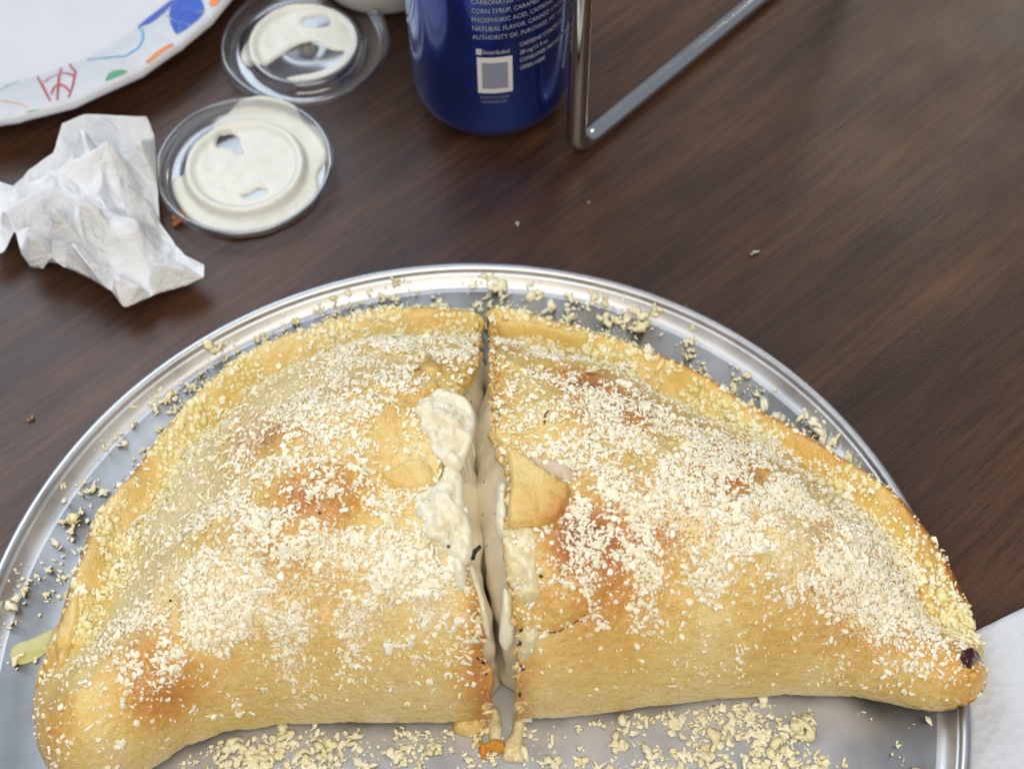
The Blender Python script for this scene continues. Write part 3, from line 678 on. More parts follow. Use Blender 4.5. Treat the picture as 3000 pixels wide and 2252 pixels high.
def flakes(P, fn, size, parent, meshes, label=None, cat=None, group=None, flat=0.3, name='cheese_flake'):
    N = normals_of(fn, P); Fm = frames(N, flat); z = fn(P)
    for i in range(len(P)):
        o = bpy.data.objects.new(name, meshes[int(rng.integers(len(meshes)))]); col.objects.link(o)
        c = np.array([*P[i], z[i]]) + N[i] * size[i] * 0.22
        Mx = Matrix.Identity(4)
        for a in range(3):
            for b_ in range(3): Mx[a][b_] = Fm[i][a][b_] * size[i]
            Mx[a][3] = c[a]
        if parent: o.parent = parent; Mx.translation = Mx.translation - Vector(parent.location)
        o.matrix_local = Mx
        if label: tag(o, label, cat, group)
# how thick the cheese lies on the crust: x, y, radius x, radius y, weight (view coordinates, turned into places on the crust)
CH = [(660, 885, 95, 60, 1.0), (600, 940, 60, 45, .7), (740, 960, 120, 40, .45), (560, 1110, 110, 55, 1.0), (480, 1170, 90, 50, .8), (640, 1170, 90, 60, .6), (720, 1250, 170, 60, 1.1), (560, 1270, 110, 60, .9), (850, 1220, 120, 60, 1.0), (920, 1270, 60, 50, .8), (870, 1130, 70, 50, .45), (840, 740, 150, 50, .9), (950, 745, 70, 40, .7), (780, 830, 160, 50, .5), (380, 1390, 70, 60, .5), (430, 1300, 100, 60, .45), (960, 890, 40, 30, .3), (520, 1350, 90, 50, .4), (290, 1330, 60, 80, .5),
      (1130, 760, 90, 40, 1.0), (1230, 790, 90, 50, 1.0), (1310, 850, 90, 65, 1.25), (1260, 900, 80, 50, .6), (1380, 890, 60, 60, .8), (1100, 900, 40, 90, .5), (1330, 1000, 120, 50, .8), (1450, 1060, 150, 60, 1.2), (1300, 1080, 70, 60, 1.0), (1280, 1160, 90, 70, .9), (1600, 1060, 110, 70, 1.3), (1560, 1150, 170, 70, 1.2), (1720, 1150, 140, 80, 1.2), (1830, 1230, 120, 80, 1.2), (1500, 1230, 160, 50, .9), (1680, 1260, 140, 60, .8), (1400, 1250, 80, 50, .6), (1900, 1300, 80, 60, .7), (1640, 980, 130, 50, .6), (1480, 940, 110, 50, .5), (1990, 1310, 70, 80, .7), (1380, 1170, 80, 60, .8)]
CW = spots(CH)
def cheese_density(P, wide=0.07):
    db = dist_poly(P, backline)
    d = blobs(P, CW) * np.clip(0.55 + 2.2 * fbm(P[:, 0] * 100, P[:, 1] * 100, 83, 3), 0.05, 2.2)
    groove = np.exp(-((db - 0.0118) / 0.0055) ** 2) * np.clip(0.35 + 1.5 * fbm(P[:, 0] * 60, P[:, 1] * 60, 89, 2), 0, 1.4)
    return d + wide, groove
def sample_half(V, n, which):
    G = V.reshape(NS, NT, 3); i = rng.integers(1, NS - 3, n * 8); j = rng.integers(2, NT - 3, n * 8)
    a = rng.random(len(i))[:, None]; b = rng.random(len(i))[:, None]
    P = (G[i, j, :2] * (1 - a) + G[i + 1, j, :2] * a) * (1 - b) + (G[i, j + 1, :2] * (1 - a) + G[i + 1, j + 1, :2] * a) * b
    ar = np.abs(np.cross(G[i + 1, j, :2] - G[i, j, :2], G[i, j + 1, :2] - G[i, j, :2])); ar = ar / ar.max()
    d, g = cheese_density(P); w = (d if which == 'top' else g) * ar
    return P[rng.choice(len(P), n, replace=False, p=w / w.sum())]
for V, par, NG in ((LV, cl, 17500), (RV, cr_, 21000)):
    P = sample_half(V, NG, 'top'); size = np.where(np.arange(NG) < NG * 0.60, 0.00029, 0.00070) * np.exp(rng.normal(0, 0.38, NG)); size = np.clip(size, 0.00014, 0.0013)
    grain_mass('grated_cheese', P, csurf, size, M_grain, par, 0.1, 0.6)
    P = sample_half(V, 1500, 'groove'); size = np.clip(0.00095 * np.exp(rng.normal(0, 0.4, 1500)), 0.0003, 0.0021)
    grain_mass('oil_soaked_cheese', P, csurf, size, M_oilgrain, par, 0.5, 0.3, True)
    P = np.vstack([sample_half(V, 240, 'top'), sample_half(V, 55, 'groove')]); size = np.clip(0.0017 * np.exp(rng.normal(0, 0.33, len(P))), 0.0010, 0.0032)
    flakes(P, csurf, size, par, flake_me)
M_crumbs = cheese_material('torn_crust_crumb', (0.62, 0.36, 0.10), (0.80, 0.66, 0.36), 0.0, 0.5)
for L, par, sg in ((LIPL, cl, -1), (LIPR, cr_, 1)):
    q = resample(L, n=260); P = q + np.stack([sg * np.abs(rng.normal(0, 0.0011, 260)), rng.normal(0, 0.001, 260)], 1)
    grain_mass('torn_crumbs', P, csurf, np.clip(0.0007 * np.exp(rng.normal(0, 0.4, 260)), 0.0003, 0.0016), M_crumbs, par, 0.5, 0.6)
# cheese on the pan
hull = np.vstack([bl, br[::-1], fr, fl[::-1]])
def sample_pan(lst, n, noise_k=1.6, seed=101, apart=0.0):
    w = [(*at(X, Y, 0.002), rx / 5800, ry / 4600, s) for X, Y, rx, ry, s in lst]
    tot = []
    while sum(map(len, tot)) < n * (5 if apart else 1):
        P = np.stack([rng.uniform(PC[0] - .165, PC[0] + .165, 60000), rng.uniform(PC[1] - .165, PC[1] + .17, 60000)], 1)
        P = P[np.hypot(*(P - PC).T) < 0.1615]; P = P[~inside(P, hull)]
        d = blobs(P, w) * np.clip(0.5 + noise_k * fbm(P[:, 0] * 90, P[:, 1] * 90, seed, 3), 0, 2)
        tot.append(P[rng.random(len(P)) < d * 0.25])
    P = np.vstack(tot); P = P[rng.permutation(len(P))]
    if apart:
        keep = []
        for p in P:
            if all((p[0] - q[0]) ** 2 + (p[1] - q[1]) ** 2 > apart * apart for q in keep): keep.append(p)
            if len(keep) == n: break
        P = np.array(keep)
    return P[:n]
FRONT = [(560, 1610, 120, 50, .9), (660, 1660, 170, 45, 1.0), (470, 1650, 100, 50, .8), (800, 1600, 150, 50, .4), (860, 1640, 130, 50, .4), (1180, 1600, 70, 60, .35), (1300, 1590, 90, 60, .45), (1400, 1570, 80, 50, .8), (1430, 1630, 90, 60, .9), (1540, 1545, 130, 45, .9), (1630, 1590, 130, 60, .8), (1710, 1620, 110, 50, .6), (1500, 1660, 160, 50, .7), (1770, 1540, 90, 40, .6), (1300, 1650, 100, 40, .4), (960, 1600, 70, 50, .3), (900, 1560, 110, 30, .4), (1620, 1680, 150, 40, .6)]
BACK = [(700, 660, 130, 40, .6), (860, 655, 90, 35, .7), (950, 640, 70, 30, .8), (1000, 610, 50, 20, .4), (1110, 640, 60, 35, .6), (1260, 685, 70, 30, .9), (1340, 690, 40, 35, .9), (1180, 650, 80, 40, .4), (1420, 720, 80, 50, .5), (1530, 780, 60, 50, .8), (1620, 830, 80, 50, .5), (1680, 880, 50, 40, .8), (1760, 930, 60, 40, .5), (560, 740, 80, 40, .35), (430, 820, 90, 60, .45), (330, 930, 80, 60, .6), (230, 1000, 80, 70, .5), (160, 1100, 60, 70, .5), (90, 1230, 60, 80, .55), (50, 1330, 50, 60, .4), (1880, 1020, 40, 40, .5)]
P = sample_pan([(a, b_, c * 1.15, d * 1.2, e) for a, b_, c, d, e in FRONT], 2200, 1.5); o = grain_mass('grated_cheese', P, psurf, np.clip(0.00055 * np.exp(rng.normal(0, 0.65, 2200)), 0.0002, 0.0015), M_pangrain, None, 0.1, 0.25)
tag(o, 'fine yellow grated cheese scattered on the pan in front of the calzone', 'cheese')
P = sample_pan([(a, b_, c * 1.4, d * 1.5, e) for a, b_, c, d, e in BACK], 1100, 1.7, 131); o = grain_mass('grated_cheese', P, psurf, np.clip(0.00048 * np.exp(rng.normal(0, 0.5, 1100)), 0.00014, 0.0011), M_pangrain, None, 0.1, 0.3)
tag(o, 'fine pale grated cheese scattered on the pan behind the calzone', 'cheese')
P = sample_pan([(a, b_, c * 1.15, d * 1.2, e) for a, b_, c, d, e in FRONT], 170, 1.4, 101, 0.0030); n = len(P)
flakes(P, psurf, np.clip(0.0023 * np.exp(rng.normal(0, 0.38, n)), 0.0011, 0.0044), None, flake_me_pan, 'yellow grated cheese flake lying on the pan in front of the calzone', 'cheese flake', 'cheese flakes in front of the calzone', 0.12)
P = sample_pan([(a, b_, c * 1.5, d * 1.6, e) for a, b_, c, d, e in BACK], 125, 1.2, 131, 0.0034); n = len(P)
flakes(P, psurf, np.clip(0.0023 * np.exp(rng.normal(0, 0.38, n)), 0.0010, 0.0044), None, flake_me_pan, 'pale grated cheese flake lying on the pan between calzone and far rim', 'cheese flake', 'cheese flakes behind the calzone', 0.25)

# ------------------------------------------------------------------ paper napkin under the pan, bottom right
def towel():
    e0 = at(2040, 1392, 0.001); e1 = at(2320, 1272, 0.001); d = (e1 - e0) / np.hypot(*(e1 - e0)); n = np.array((d[1], -d[0]))
    nu, nv = 70, 80; V = []
    for i in range(nu):
        for j in range(nv):
            p = e0 - d * 0.02 + d * 0.17 * i / (nu - 1) + n * 0.17 * j / (nv - 1)
            r = np.hypot(*(p - PC)); free = float(sstep(0.158, 0.19, r))
            z = 0.0006 + free * (0.0016 + 0.0045 * float(fbm(p[0] * 16, p[1] * 16, 7, 2) + 0.3)) + 0.0003 * free * float(vnoise(p[0] * 260, p[1] * 260, 5))
            if r < 0.164: z = 0.0002
            V.append((p[0], p[1], max(z, 0.0002)))
    o = mesh('paper_napkin', V, quads(nu, nv), M_towel); s = o.modifiers.new('thick', 'SOLIDIFY'); s.thickness = 0.0004; s.offset = 1
    tag(o, 'flat white embossed paper napkin under the right edge of the pan', 'napkin')
towel()

# ------------------------------------------------------------------ crumpled napkin
def crumple(name, pts, z_edge, ctrl, n_rand, hmax, seed, parent=None):
    g = np.random.default_rng(seed)
    out = np.array([at(X, Y, z) for (X, Y), z in zip(pts, z_edge)]); ze = np.array(z_edge)
    lo, hi = out.min(0), out.max(0); P = []; Z = []
    for X, Y, z in ctrl: P.append(at(X, Y, z)); Z.append(z)
    ring = np.vstack([out, out[:1]]); tries = 0
    while len(P) < len(ctrl) + n_rand and tries < 4000:
        tries += 1; p = g.uniform(lo, hi)
        if not inside(p[None], out)[0] or dist_poly(p[None], ring)[0] < 0.003: continue
        if P and min(np.hypot(*(np.array(P) - p).T)) < 0.0042: continue
        d = dist_poly(p[None], ring)[0]; P.append(p); Z.append(0.006 + (hmax - 0.006) * float(sstep(0, 0.024, np.array(d))) * g.uniform(0.74, 1.02))
    allp = np.vstack([out, np.array(P)]); allz = np.r_[ze, np.array(Z)]; m = len(out)
    r = geometry.delaunay_2d_cdt([Vector(p) for p in allp], [(i, (i + 1) % m) for i in range(m)], [], 1, 1e-7)
    V = []
    for v, orig in zip(r[0], r[3]): V.append((v[0], v[1], allz[orig[0]] if orig else hmax * 0.6))
    bm = bmesh.new(); bv = [bm.verts.new(v) for v in V]
    for f in r[2]:
        try: bm.faces.new([bv[i] for i in f])
        except ValueError: pass
    bmesh.ops.triangulate(bm, faces=bm.faces[:])
    def rough_up(amp, keep):
        for v in bm.verts:
            if not v.is_boundary and v not in keep:
                v.co += Vector((g.normal() * amp * 0.5, g.normal() * amp * 0.5, g.normal() * amp))
    old = set(bm.verts); bmesh.ops.subdivide_edges(bm, edges=bm.edges[:], cuts=1, use_grid_fill=True); bmesh.ops.triangulate(bm, faces=bm.faces[:]); rough_up(0.0008, old)
    old = set(bm.verts); bmesh.ops.subdivide_edges(bm, edges=bm.edges[:], cuts=1, use_grid_fill=True); bmesh.ops.triangulate(bm, faces=bm.faces[:]); rough_up(0.00042, old)
    bmesh.ops.subdivide_edges(bm, edges=bm.edges[:], cuts=1, use_grid_fill=True); bmesh.ops.triangulate(bm, faces=bm.faces[:])
    bmesh.ops.smooth_vert(bm, verts=bm.verts[:], factor=0.4, use_axis_x=True, use_axis_y=True, use_axis_z=True)
    bmesh.ops.smooth_vert(bm, verts=bm.verts[:], factor=0.5, use_axis_x=True, use_axis_y=True, use_axis_z=True)
    bmesh.ops.recalc_face_normals(bm, faces=bm.faces[:])
    for v in bm.verts: v.co.z = max(v.co.z, 0.0006)
    me = bpy.data.meshes.new(name); bm.to_mesh(me); bm.free()
    o = link(name, me, M_napkin); s = o.modifiers.new('thick', 'SOLIDIFY'); s.thickness = 0.00018; s.offset = 0
    if parent: put(o, parent)
    return o
cnp = empty('crumpled_napkin', (*at(180, 450, 0), 0)); tag(cnp, 'crumpled white paper napkin beside the sauce lids', 'napkin')
pts = [(-40, 405), (0, 390), (35, 402), (60, 366), (115, 328), (124, 292), (132, 264), (180, 243), (250, 245), (318, 248), (335, 292), (341, 400), (346, 480), (382, 530), (402, 552), (442, 572), (442, 600), (400, 620), (330, 640), (268, 668), (240, 630), (200, 606), (140, 580), (112, 560), (95, 584), (65, 580), (42, 545), (30, 500), (8, 545), (-40, 560)]
zed = [.010, .012, .014, .014, .016, .018, .022, .024, .026, .022, .014, .008, .006, .008, .010, .012, .010, .009, .008, .010, .012, .014, .014, .014, .010, .010, .012, .014, .010, .010]
ctl = [(170, 275, .036), (190, 330, .032), (225, 345, .022), (255, 400, .020), (270, 390, .032), (300, 300, .030), (120, 360, .030), (80, 420, .034), (110, 440, .040), (60, 500, .030), (170, 430, .038), (210, 450, .034), (150, 520, .030), (185, 560, .026), (240, 500, .026), (290, 470, .026), (310, 420, .022), (250, 590, .022), (330, 570, .022), (390, 575, .018), (300, 620, .016), (10, 450, .022), (235, 300, .034)]
crumple('outer_sheet', pts, zed, ctl, 60, 0.031, 5, cnp)
inner = [(10, 420), (120, 330), (160, 270), (300, 260), (325, 400), (335, 490), (390, 560), (300, 610), (180, 580), (60, 560)]
crumple('inner_layer', inner, [.001] * 10, [], 30, 0.014, 9, cnp)

# ------------------------------------------------------------------ sauce lids
LIDR = 0.0356
lidprof = [(0.0003, .0034), (.010, .0034), (.0195, .0034), (.0205, .0038), (.0218, .0052), (.0228, .0055), (.0238, .0050), (.0246, .0028), (.0254, .0014), (.0290, .0012), (.0318, .0013), (.0330, .0020), (.0337, .0045), (.0341, .0068), (.0346, .0074), (.0352, .0072), (.0356, .0064), (.0356, .0050)]
lp = np.array(lidprof)
M_sauce = melt_material('creamy_dressing', (0.80, 0.79, 0.68), (0.81, 0.80, 0.72), 0.35, 0.03, 60)
M_sauce.node_tree.nodes['Principled BSDF'].inputs['Alpha'].default_value = 0.92
def sauce_lid(c, label, outline, holes, tilt=0.0, thick=0.0011):
    root = empty('sauce_lid', (*c, 0.0)); tag(root, label, 'lid', 'clear plastic sauce lids')
    o = lathe('plastic_lid', lidprof, M_clear, 96, root); s = o.modifiers.new('thick', 'SOLIDIFY'); s.thickness = 0.0005
    cc = np.array(c); z = 0.004
    uv = lambda L: np.array([at(331.7 + u * .31975, v * .31975, z) for u, v in L]) - cc
    surf = lambda P: np.interp(np.hypot(*P.T), lp[:, 0], lp[:, 1]) + 0.0004
    slab('dressing', smooth_loop(uv(outline), 160, 2), surf, thick, M_sauce, root, [smooth_loop(uv(h), 40, 1) for h in holes], 0.0008, 0.0016, 0.0, None, 0.18, 12)
    return root
c1 = np.array((-0.1060, 0.4318)); c2 = np.array((-0.0850, 0.4992))
sauce_lid(c1, 'clear plastic lid mostly coated in creamy white dressing beside the crumpled napkin',
    [(105, 1180), (130, 1300), (200, 1420), (330, 1530), (530, 1580), (750, 1550), (950, 1460), (1080, 1350), (1130, 1250), (1090, 1180), (1120, 1110), (1165, 1080), (1165, 980), (1130, 900), (1060, 850), (985, 800), (950, 730), (850, 692), (700, 690), (560, 720), (440, 770), (365, 825), (420, 850), (310, 900), (235, 980), (205, 1080), (215, 1175), (150, 1165)],
    [[(420, 960), (450, 915), (540, 905), (580, 940), (575, 990), (610, 1035), (590, 1048), (540, 1005), (480, 992), (430, 1002)], [(590, 1322), (660, 1300), (700, 1270), (760, 1275), (775, 1302), (720, 1328), (640, 1345)]])
sauce_lid(c2, 'clear plastic lid with a broken ring of creamy dressing, farther from the pan',
    [(565, 380), (600, 290), (680, 190), (780, 110), (900, 60), (1030, 45), (1150, 60), (1270, 110), (1350, 190), (1380, 280), (1360, 380), (1300, 450), (1200, 510), (1080, 555), (970, 575), (890, 560), (870, 525), (980, 510), (1100, 490), (1200, 450), (1270, 390), (1310, 330), (1250, 350), (1190, 345), (1150, 310), (1100, 270), (1040, 280), (960, 305), (900, 350), (820, 400), (750, 450), (745, 475), (690, 455), (610, 420)],
    [[(1000, 150), (1030, 120), (1100, 105), (1170, 115), (1200, 150), (1180, 180), (1100, 192), (1030, 180)]])

# ------------------------------------------------------------------ paper plate
PLZ = 0.017
pl_edge = ats([(0, 265), (100, 240), (200, 200), (300, 155), (400, 95), (440, 60), (490, 0)], PLZ)
PLR = 0.128
bestc = None
for _ in range(1):
    mid = pl_edge.mean(0); dirn = np.array((-0.62, 0.78)); c = mid + dirn * (PLR - 0.006)
    for it in range(200):                                  # Gauss-Newton for the centre, radius fixed
        d = pl_edge - c; r = np.hypot(*d.T); J = -d / r[:, None]; c = c - np.linalg.lstsq(J, r - PLR, rcond=None)[0] * 0.5
plc = c
plprof = np.array([(0.0003, .0030), (0.05, .0028), (0.088, .0028), (0.094, .0034), (0.099, .0060), (0.104, .0098), (0.109, .0128), (0.1155, .0150), (0.121, .0168), (0.1255, .0176), (0.1272, .0170), (0.1280, .0154), (0.1278, .0140)])
def flute(V, amp=0.00045):
    th = np.arctan2(V[:, 1], V[:, 0]); r = np.hypot(V[:, 0], V[:, 1])
    w = sstep(0.098, 0.118, r); f = (np.abs(((th * 34 / math.pi + 0.35 * np.sin(th * 9)) % 2) - 1) ** 3)
    V = V.copy(); V[:, 2] += w * (f * -0.0008 + 0.5 * amp * np.sin(th * 23)); return V
plate = empty('paper_plate', (*plc, 0)); tag(plate, 'white paper plate with colourful printed rim in the corner above the crumpled napkin', 'plate')
dense = []
for a, b_ in zip(plprof[:-1], plprof[1:]):
    for k in range(4): dense.append(a + (b_ - a) * k / 4)
dense.append(plprof[-1])
o = lathe('plate_body', dense, M_plate, 720, plate, deform=flute); s = o.modifiers.new('thick', 'SOLIDIFY'); s.thickness = 0.0005; s.offset = 1
def plate_surf(P):
    V = np.c_[P, np.interp(np.hypot(*P.T), plprof[:11, 0], plprof[:11, 1])]; return flute(V)[:, 2] + 0.00030
def print_mat(name, c): return plain('print_' + name, c, 0.45)[0]
PM = {'red': print_mat('red', (0.45, 0.055, 0.07)), 'blue': print_mat('blue', (0.025, 0.085, 0.48)), 'cyan': print_mat('cyan', (0.08, 0.40, 0.68)), 'green': print_mat('green', (0.075, 0.33, 0.16)), 'orange': print_mat('orange', (0.70, 0.21, 0.03)), 'pale': print_mat('pale_green', (0.30, 0.55, 0.52)), 'lred': print_mat('peach', (0.72, 0.45, 0.30))}
def zz(u, v):
    z = 0.014
    for _ in range(6):
        p = at(u / 3.0, v / 3.0, z) - plc; z = float(np.interp(np.hypot(*p), plprof[:11, 0], plprof[:11, 1]))
    return p
def printed(name, pts, color, width=None):
    W = np.array([zz(*p) for p in pts])
    if width:
        q = resample(W, n=max(8, 6 * len(W)), smooth=6 if len(W) > 3 else 0); tg = np.gradient(q, axis=0); tg /= np.hypot(*tg.T)[:, None]; nr = np.stack([-tg[:, 1], tg[:, 0]], 1)
        w = width * (0.75 + 0.25 * np.sin(np.linspace(0, math.pi, len(q))))[:, None]
        W = np.vstack([q + nr * w / 2, (q - nr * w / 2)[::-1]])
    else: W = smooth_loop(W, 60, 1)
    if np.hypot(*W.T).max() > 0.1268:
        r = np.hypot(*W.T); W = W * np.minimum(1, 0.1268 / r)[:, None]
    try: V, F, D = fill(W, (), 0.0011, 0.1)
    except Exception: return
    mesh(name, np.c_[V, plate_surf(V)], F, PM[color], plate)
for q in ([(240, 495), (285, 575), (325, 655)], [(395, 440), (378, 540), (370, 650)], [(450, 415), (490, 470), (468, 560), (440, 628)], [(285, 535), (340, 490), (400, 470), (450, 480), (485, 500)], [(330, 612), (350, 562), (385, 540), (420, 555), (452, 590)]):
    printed('printed_stroke', q, 'red', 0.0011)
printed('printed_shape', [(1125, -8), (1095, 80), (1100, 150), (1140, 232), (1210, 190), (1290, 120), (1330, 60), (1300, -8)], 'blue')
printed('printed_shape', [(880, 182), (960, 115), (1050, 50), (1115, -4), (1132, 8), (1060, 85), (980, 145)], 'blue')
printed('printed_stroke', [(560, 383), (700, 375), (820, 355), (900, 310), (930, 250), (920, 190), (890, 175)], 'cyan', 0.0011)
printed('printed_shape', [(680, 532), (700, 485), (740, 460), (800, 453), (832, 462), (760, 502)], 'green')
printed('printed_shape', [(128, 778), (150, 745), (200, 720), (260, 713), (292, 725), (220, 757)], 'green')
printed('printed_shape', [(935, 405), (1000, 350), (1060, 310), (1110, 283), (1132, 290), (1050, 347), (960, 412)], 'orange')
printed('printed_shape', [(1352, 30), (1370, -20), (1450, -20), (1415, 28), (1375, 52)], 'orange')
printed('printed_stroke', [(1165, 212), (1165, 160), (1200, 110), (1250, 80), (1330, 68)], 'green', 0.0008)
printed('printed_stroke', [(1060, 90), (1110, 130), (1180, 150), (1240, 172)], 'pale', 0.0005)
printed('printed_stroke', [(0, 655), (80, 660), (150, 680), (185, 705)], 'lred', 0.0006)
printed('printed_stroke', [(-20, 600), (50, 548), (130, 525)], 'pale', 0.0006)

# ------------------------------------------------------------------ soda can
CANR = 0.0331
canc = at(1064, 204, 0.0)
can = empty('soda_can', (*canc, 0)); tag(can, 'blue aluminium soda can with small white print behind the wire stand', 'can')
M_can, nt, b = plain('blue_can_paint', (0.010, 0.035, 0.26), 0.20, 0.75, coat=0.5)
v = obj_vec(nt); n1 = noise(nt, 18, 2, 0.5, v); cr1 = ramp(nt, [(0.35, (0.012, 0.036, 0.26)), (0.65, (0.022, 0.065, 0.42))], n1.outputs[0]); nt.links.new(cr1.outputs[0], b.inputs['Base Color'])
M_canmetal = aluminium_material('bare_can_metal', 0.28, (0.68, 0.66, 0.64), False)
body = [(0.0262, 0.0042), (0.0285, 0.0062), (0.0305, 0.0086), (0.0320, 0.0115), (0.0328, 0.0148), (0.0331, 0.0185)] + [(CANR, z) for z in np.linspace(0.024, 0.104, 14)] + [(0.0322, 0.108), (0.0300, 0.113), (0.0275, 0.117)]
lathe('body', body, M_can, 128, can)
lathe('base_ring', [(0.0005, 0.0095), (0.012, 0.0085), (0.0190, 0.0050), (0.0212, 0.0012), (0.0226, 0.0002), (0.0240, 0.0008), (0.0262, 0.0042)], M_canmetal, 128, can)
lathe('lid', [(0.0275, 0.117), (0.0278, 0.1195), (0.0270, 0.1205), (0.0262, 0.119), (0.0255, 0.1155), (0.0245, 0.1150), (0.0003, 0.1152)], M_canmetal, 96, can)
M_print = plain('white_can_print', (0.52, 0.54, 0.60), 0.45)[0]
M_printdim = plain('grey_can_print', (0.26, 0.28, 0.38), 0.45)[0]
M_printmid = plain('faint_can_print', (0.38, 0.41, 0.50), 0.45)[0]
M_printhi = plain('bright_can_print', (0.72, 0.72, 0.72), 0.45)[0]
M_logo = plain('pale_blue_emblem', (0.30, 0.42, 0.70), 0.3, 0.2)[0]
camdir = math.atan2(-canc[1], -canc[0])
def bend(V2, s0, z0, off=0.00012):
    a = camdir + (V2[:, 0] + s0) / CANR; r = np.interp(V2[:, 1] + z0, [p[1] for p in body], [p[0] for p in body]) + off
    return np.c_[r * np.cos(a), r * np.sin(a), V2[:, 1] + z0]
def can_text(txt, size, s0, z0, mat=None, name='print_line', tall=1.35):
    cu = bpy.data.curves.new(name, 'FONT'); cu.body = txt; cu.size = size; cu.resolution_u = 2; cu.space_character = 1.0
    ob = bpy.data.objects.new(name, cu); col.objects.link(ob); dg = bpy.context.evaluated_depsgraph_get()
    me = bpy.data.meshes.new_from_object(ob.evaluated_get(dg)); bpy.data.objects.remove(ob); bpy.data.curves.remove(cu)
    n = len(me.vertices); co = np.zeros(n * 3); me.vertices.foreach_get('co', co); co = co.reshape(-1, 3); co[:, 1] *= tall
    me.vertices.foreach_set('co', bend(co[:, :2], s0, z0).ravel()); me.update(); me.materials.clear()
    return link(name, me, mat or M_print, can, False)
def can_rect(name, s0, z0, w, h, mat, off=0.00012, n=10):
    us = np.linspace(0, w, n); V = np.vstack([np.c_[us, us * 0], np.c_[us, us * 0 + h]])
    return mesh(name, bend(V, s0, z0, off), [(i, i + 1, n + i + 1, n + i) for i in range(n - 1)], mat, can)
PX = 1 / 5150.0                                           # metres on the can per view pixel across
def cx(X): return math.asin(max(-0.99, min(0.99, (X - 1066) * PX / CANR))) * CANR
LINES = ['CARBONATED WATER, HIGH FRUCTOSE', 'CORN SYRUP, CARAMEL COLOR, SUGAR,', 'PHOSPHORIC ACID, CAFFEINE, CITRIC ACID,', 'NATURAL FLAVOR. CANNED UNDER THE', 'AUTHORITY OF, PURCHASE, NY 10577']
ZL = 0.0840
for k, t in enumerate(LINES): can_text(t, 0.0024, cx(1030), ZL - k * 0.0045, M_printmid)
can_text('Nutrition Facts', 0.0040, cx(1034), ZL + 0.0075, M_logo)
can_rect('print_rule', cx(1029), ZL + 0.0046, 0.036, 0.0004, M_printdim); can_rect('print_rule', cx(1029), ZL + 0.0135, 0.036, 0.0004, M_printdim)
can_rect('print_rule', cx(1029) - 0.0004, ZL + 0.0046, 0.0004, 0.0092, M_printdim, n=2)
for k, t in enumerate(['CAFFEINE CONTENT:', '38 mg/12 fl oz', 'CONSUMER INFORMATION', 'OPEN HERE']): can_text(t, 0.0022, cx(1121), 0.0600 - k * 0.0042)
can_rect('code_panel', cx(1037), 0.0368, 0.0136, 0.0196, M_printhi)
can_rect('code_blank', cx(1037) + 0.0018, 0.0394, 0.0100, 0.0142, M_printdim, 0.00024)
can_text('SmartLabel', 0.0023, cx(1049), 0.0582, M_print)
can_rect('small_badge', cx(1036), 0.0578, 0.0022, 0.0032, M_print)
can_text('SCAN FOR MORE', 0.0015, cx(1040), 0.0336, M_printdim); can_text('INFORMATION', 0.0015, cx(1042), 0.0311, M_printdim)
# pale emblem that wraps round the left side
th = np.linspace(-1.35, 1.35, 40); ce = (-0.0555, 0.078)
for r0, r1 in ((0.0215, 0.0200), (0.0190, 0.0135)):
    V = np.vstack([np.c_[ce[0] + r0 * np.cos(th), ce[1] + r0 * 1.5 * np.sin(th)], np.c_[ce[0] + r1 * np.cos(th), ce[1] + r1 * 1.5 * np.sin(th)]])
    mesh('emblem', bend(V, 0, 0), [(i + 1, i, 40 + i, 40 + i + 1) for i in range(39)], M_logo, can)
V = np.c_[[0.0325, 0.0345, 0.0385, 0.0370], [0.012, 0.010, 0.030, 0.034]]; mesh('emblem', bend(V, 0, 0.022), [(0, 1, 2, 3)], M_logo, can)

# ------------------------------------------------------------------ chrome wire stand
M_chrome, nt, b = plain('polished_steel_wire', (0.66, 0.66, 0.65), 0.10, 1.0)
v = obj_vec(nt); n1 = noise(nt, 120, 3, 0.6, v); rr = ramp(nt, [(0.3, (0.07,) * 3), (0.7, (0.16,) * 3)], n1.outputs[0]); nt.links.new(rr.outputs[0], b.inputs['Roughness'])
wr = 0.0040
k0 = Vector((*at(1243, 322, wr), wr)); far = Vector((*at(1640, -4, wr), wr)); d1 = (far - k0).normalized()
up1 = Vector((*at(1256, 0, 0.060), 0.060)); 
# upright direction: through the point of the leaning rod seen at the picture's top edge
best = None
for z in np.linspace(0.03, 0.12, 60):
    p = Vector((*at(1256, 0, z), z)); u = (p - k0).normalized()
    s_ = abs(u.x) + abs(u.y - 0.0)
    if best is None or s_ < best[0]: best = (s_, u)
du = best[1]
end = k0 + d1 * 0.20
rb = 0.011; path = []
path += [k0 + du * t for t in np.linspace(0.20, rb, 12)]
for a in np.linspace(0.12, 0.88, 7):
    path.append((k0 + du * rb) * (1 - a) ** 2 + k0 * 2 * a * (1 - a) + (k0 + d1 * rb) * a ** 2)
path += [k0 + d1 * t for t in np.linspace(rb, 0.20 - rb, 12)]
for a in np.linspace(0.12, 0.88, 7):
    path.append((end - d1 * rb) * (1 - a) ** 2 + end * 2 * a * (1 - a) + (end + du * rb) * a ** 2)
path += [end + du * t for t in np.linspace(rb, 0.20, 10)]
st = tube('wire_stand', path, wr, M_chrome, None, 24)
tag(st, 'bent chrome wire stand in front of the blue can', 'stand')

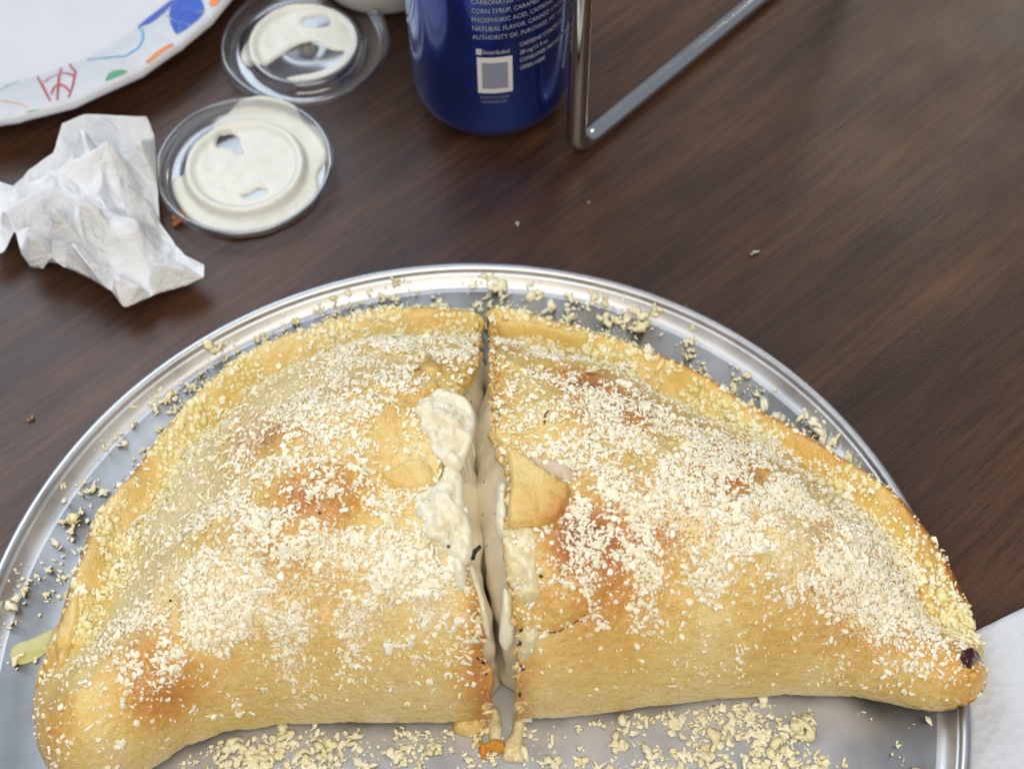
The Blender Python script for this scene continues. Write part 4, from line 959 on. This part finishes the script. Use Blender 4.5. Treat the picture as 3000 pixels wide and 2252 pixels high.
# ------------------------------------------------------------------ white cup at the top edge
cp = at(815, 32, 0.003) + np.array((0.002, 0.030))
M_cup = paper_material('white_foam', (0.62, 0.61, 0.60), None, 0.12, 0.6)
o = lathe('foam_cup', [(0.0005, 0.0012), (0.024, 0.0012), (0.0265, 0.0006), (0.0288, 0.0016), (0.0302, 0.0042), (0.0318, 0.016), (0.0360, 0.060), (0.0385, 0.086), (0.0398, 0.0875), (0.0398, 0.0895), (0.0372, 0.0890), (0.0366, 0.0850), (0.0300, 0.010), (0.0005, 0.0060)], M_cup, 96, None, (0, 0, 0)); o.location = (*cp, 0)
tag(o, 'white cup beside the blue can, cut off by the top edge', 'cup')

# ------------------------------------------------------------------ crumbs on the table
def crumb(X, Y, size, mat, label, cat='crumb', name='crumb'):
    p = at(X, Y, 0.0005); me = bpy.data.meshes.new(name); s, sf = shapes_l[int(rng.integers(36))]; me.from_pydata(s.tolist(), [], sf.tolist())
    o = link(name, me, mat); o.scale = (size,) * 3; o.location = (*p, size * 0.5); o.rotation_euler = (0, 0, rng.uniform(0, 6)); tag(o, label, cat)
M_bread = melt_material('toasted_crumb', (0.30, 0.09, 0.02), (0.46, 0.19, 0.05), 0.6)
M_bread2 = melt_material('golden_crumb', (0.35, 0.20, 0.06), (0.50, 0.30, 0.10), 0.5)
M_pale = melt_material('pale_crumb', (0.66, 0.62, 0.52), (0.76, 0.73, 0.64), 0.6)
crumb(389, 480, 0.0034, M_bread, 'orange-brown bread crumb between crumpled napkin and dressing-coated lid', name='bread_crumb')
crumb(62, 908, 0.0018, M_bread2, 'tiny golden crumb on the table left of the pan', name='bread_crumb')
crumb(1626, 547, 0.0018, M_pale, 'pale crumb on the bare table above the right side of the pan', name='cheese_crumb')
crumb(1118, 486, 0.0012, M_pale, 'tiny pale crumb on the table midway between can and pan', name='cheese_crumb')
crumb(1272, 437, 0.0007, M_pale, 'tiny pale crumb on the table just below the wire stand', name='cheese_crumb')
crumb(1480, 662, 0.0009, M_pale, 'tiny pale crumb on the table touching the far rim of the pan', name='cheese_crumb')

# ------------------------------------------------------------------ pieces that sit in a part become that part's own pieces
SUB = {'blister', 'dough_curl', 'dough_flap', 'cracked_crust', 'raised_edge', 'folded_edge', 'burnt_sauce_spot', 'charred_speck', 'sauce_speck', 'herb_speck', 'crack'}
def kids(root, name): return [o for o in root.children if o.name.split('.')[0] == name]
for root in (cl, cr_):
    c = kids(root, 'crust')[0]
    for o in list(root.children):
        if o.name.split('.')[0] in SUB: o.parent = c; o.location = (0, 0, 0)
for root, host, names in ((can, 'body', {'print_line', 'print_rule', 'code_panel', 'code_blank', 'small_badge', 'emblem'}), (plate, 'plate_body', {'printed_stroke', 'printed_shape'})):
    h = kids(root, host)[0]
    for o in list(root.children):
        if o.name.split('.')[0] in names: o.parent = h
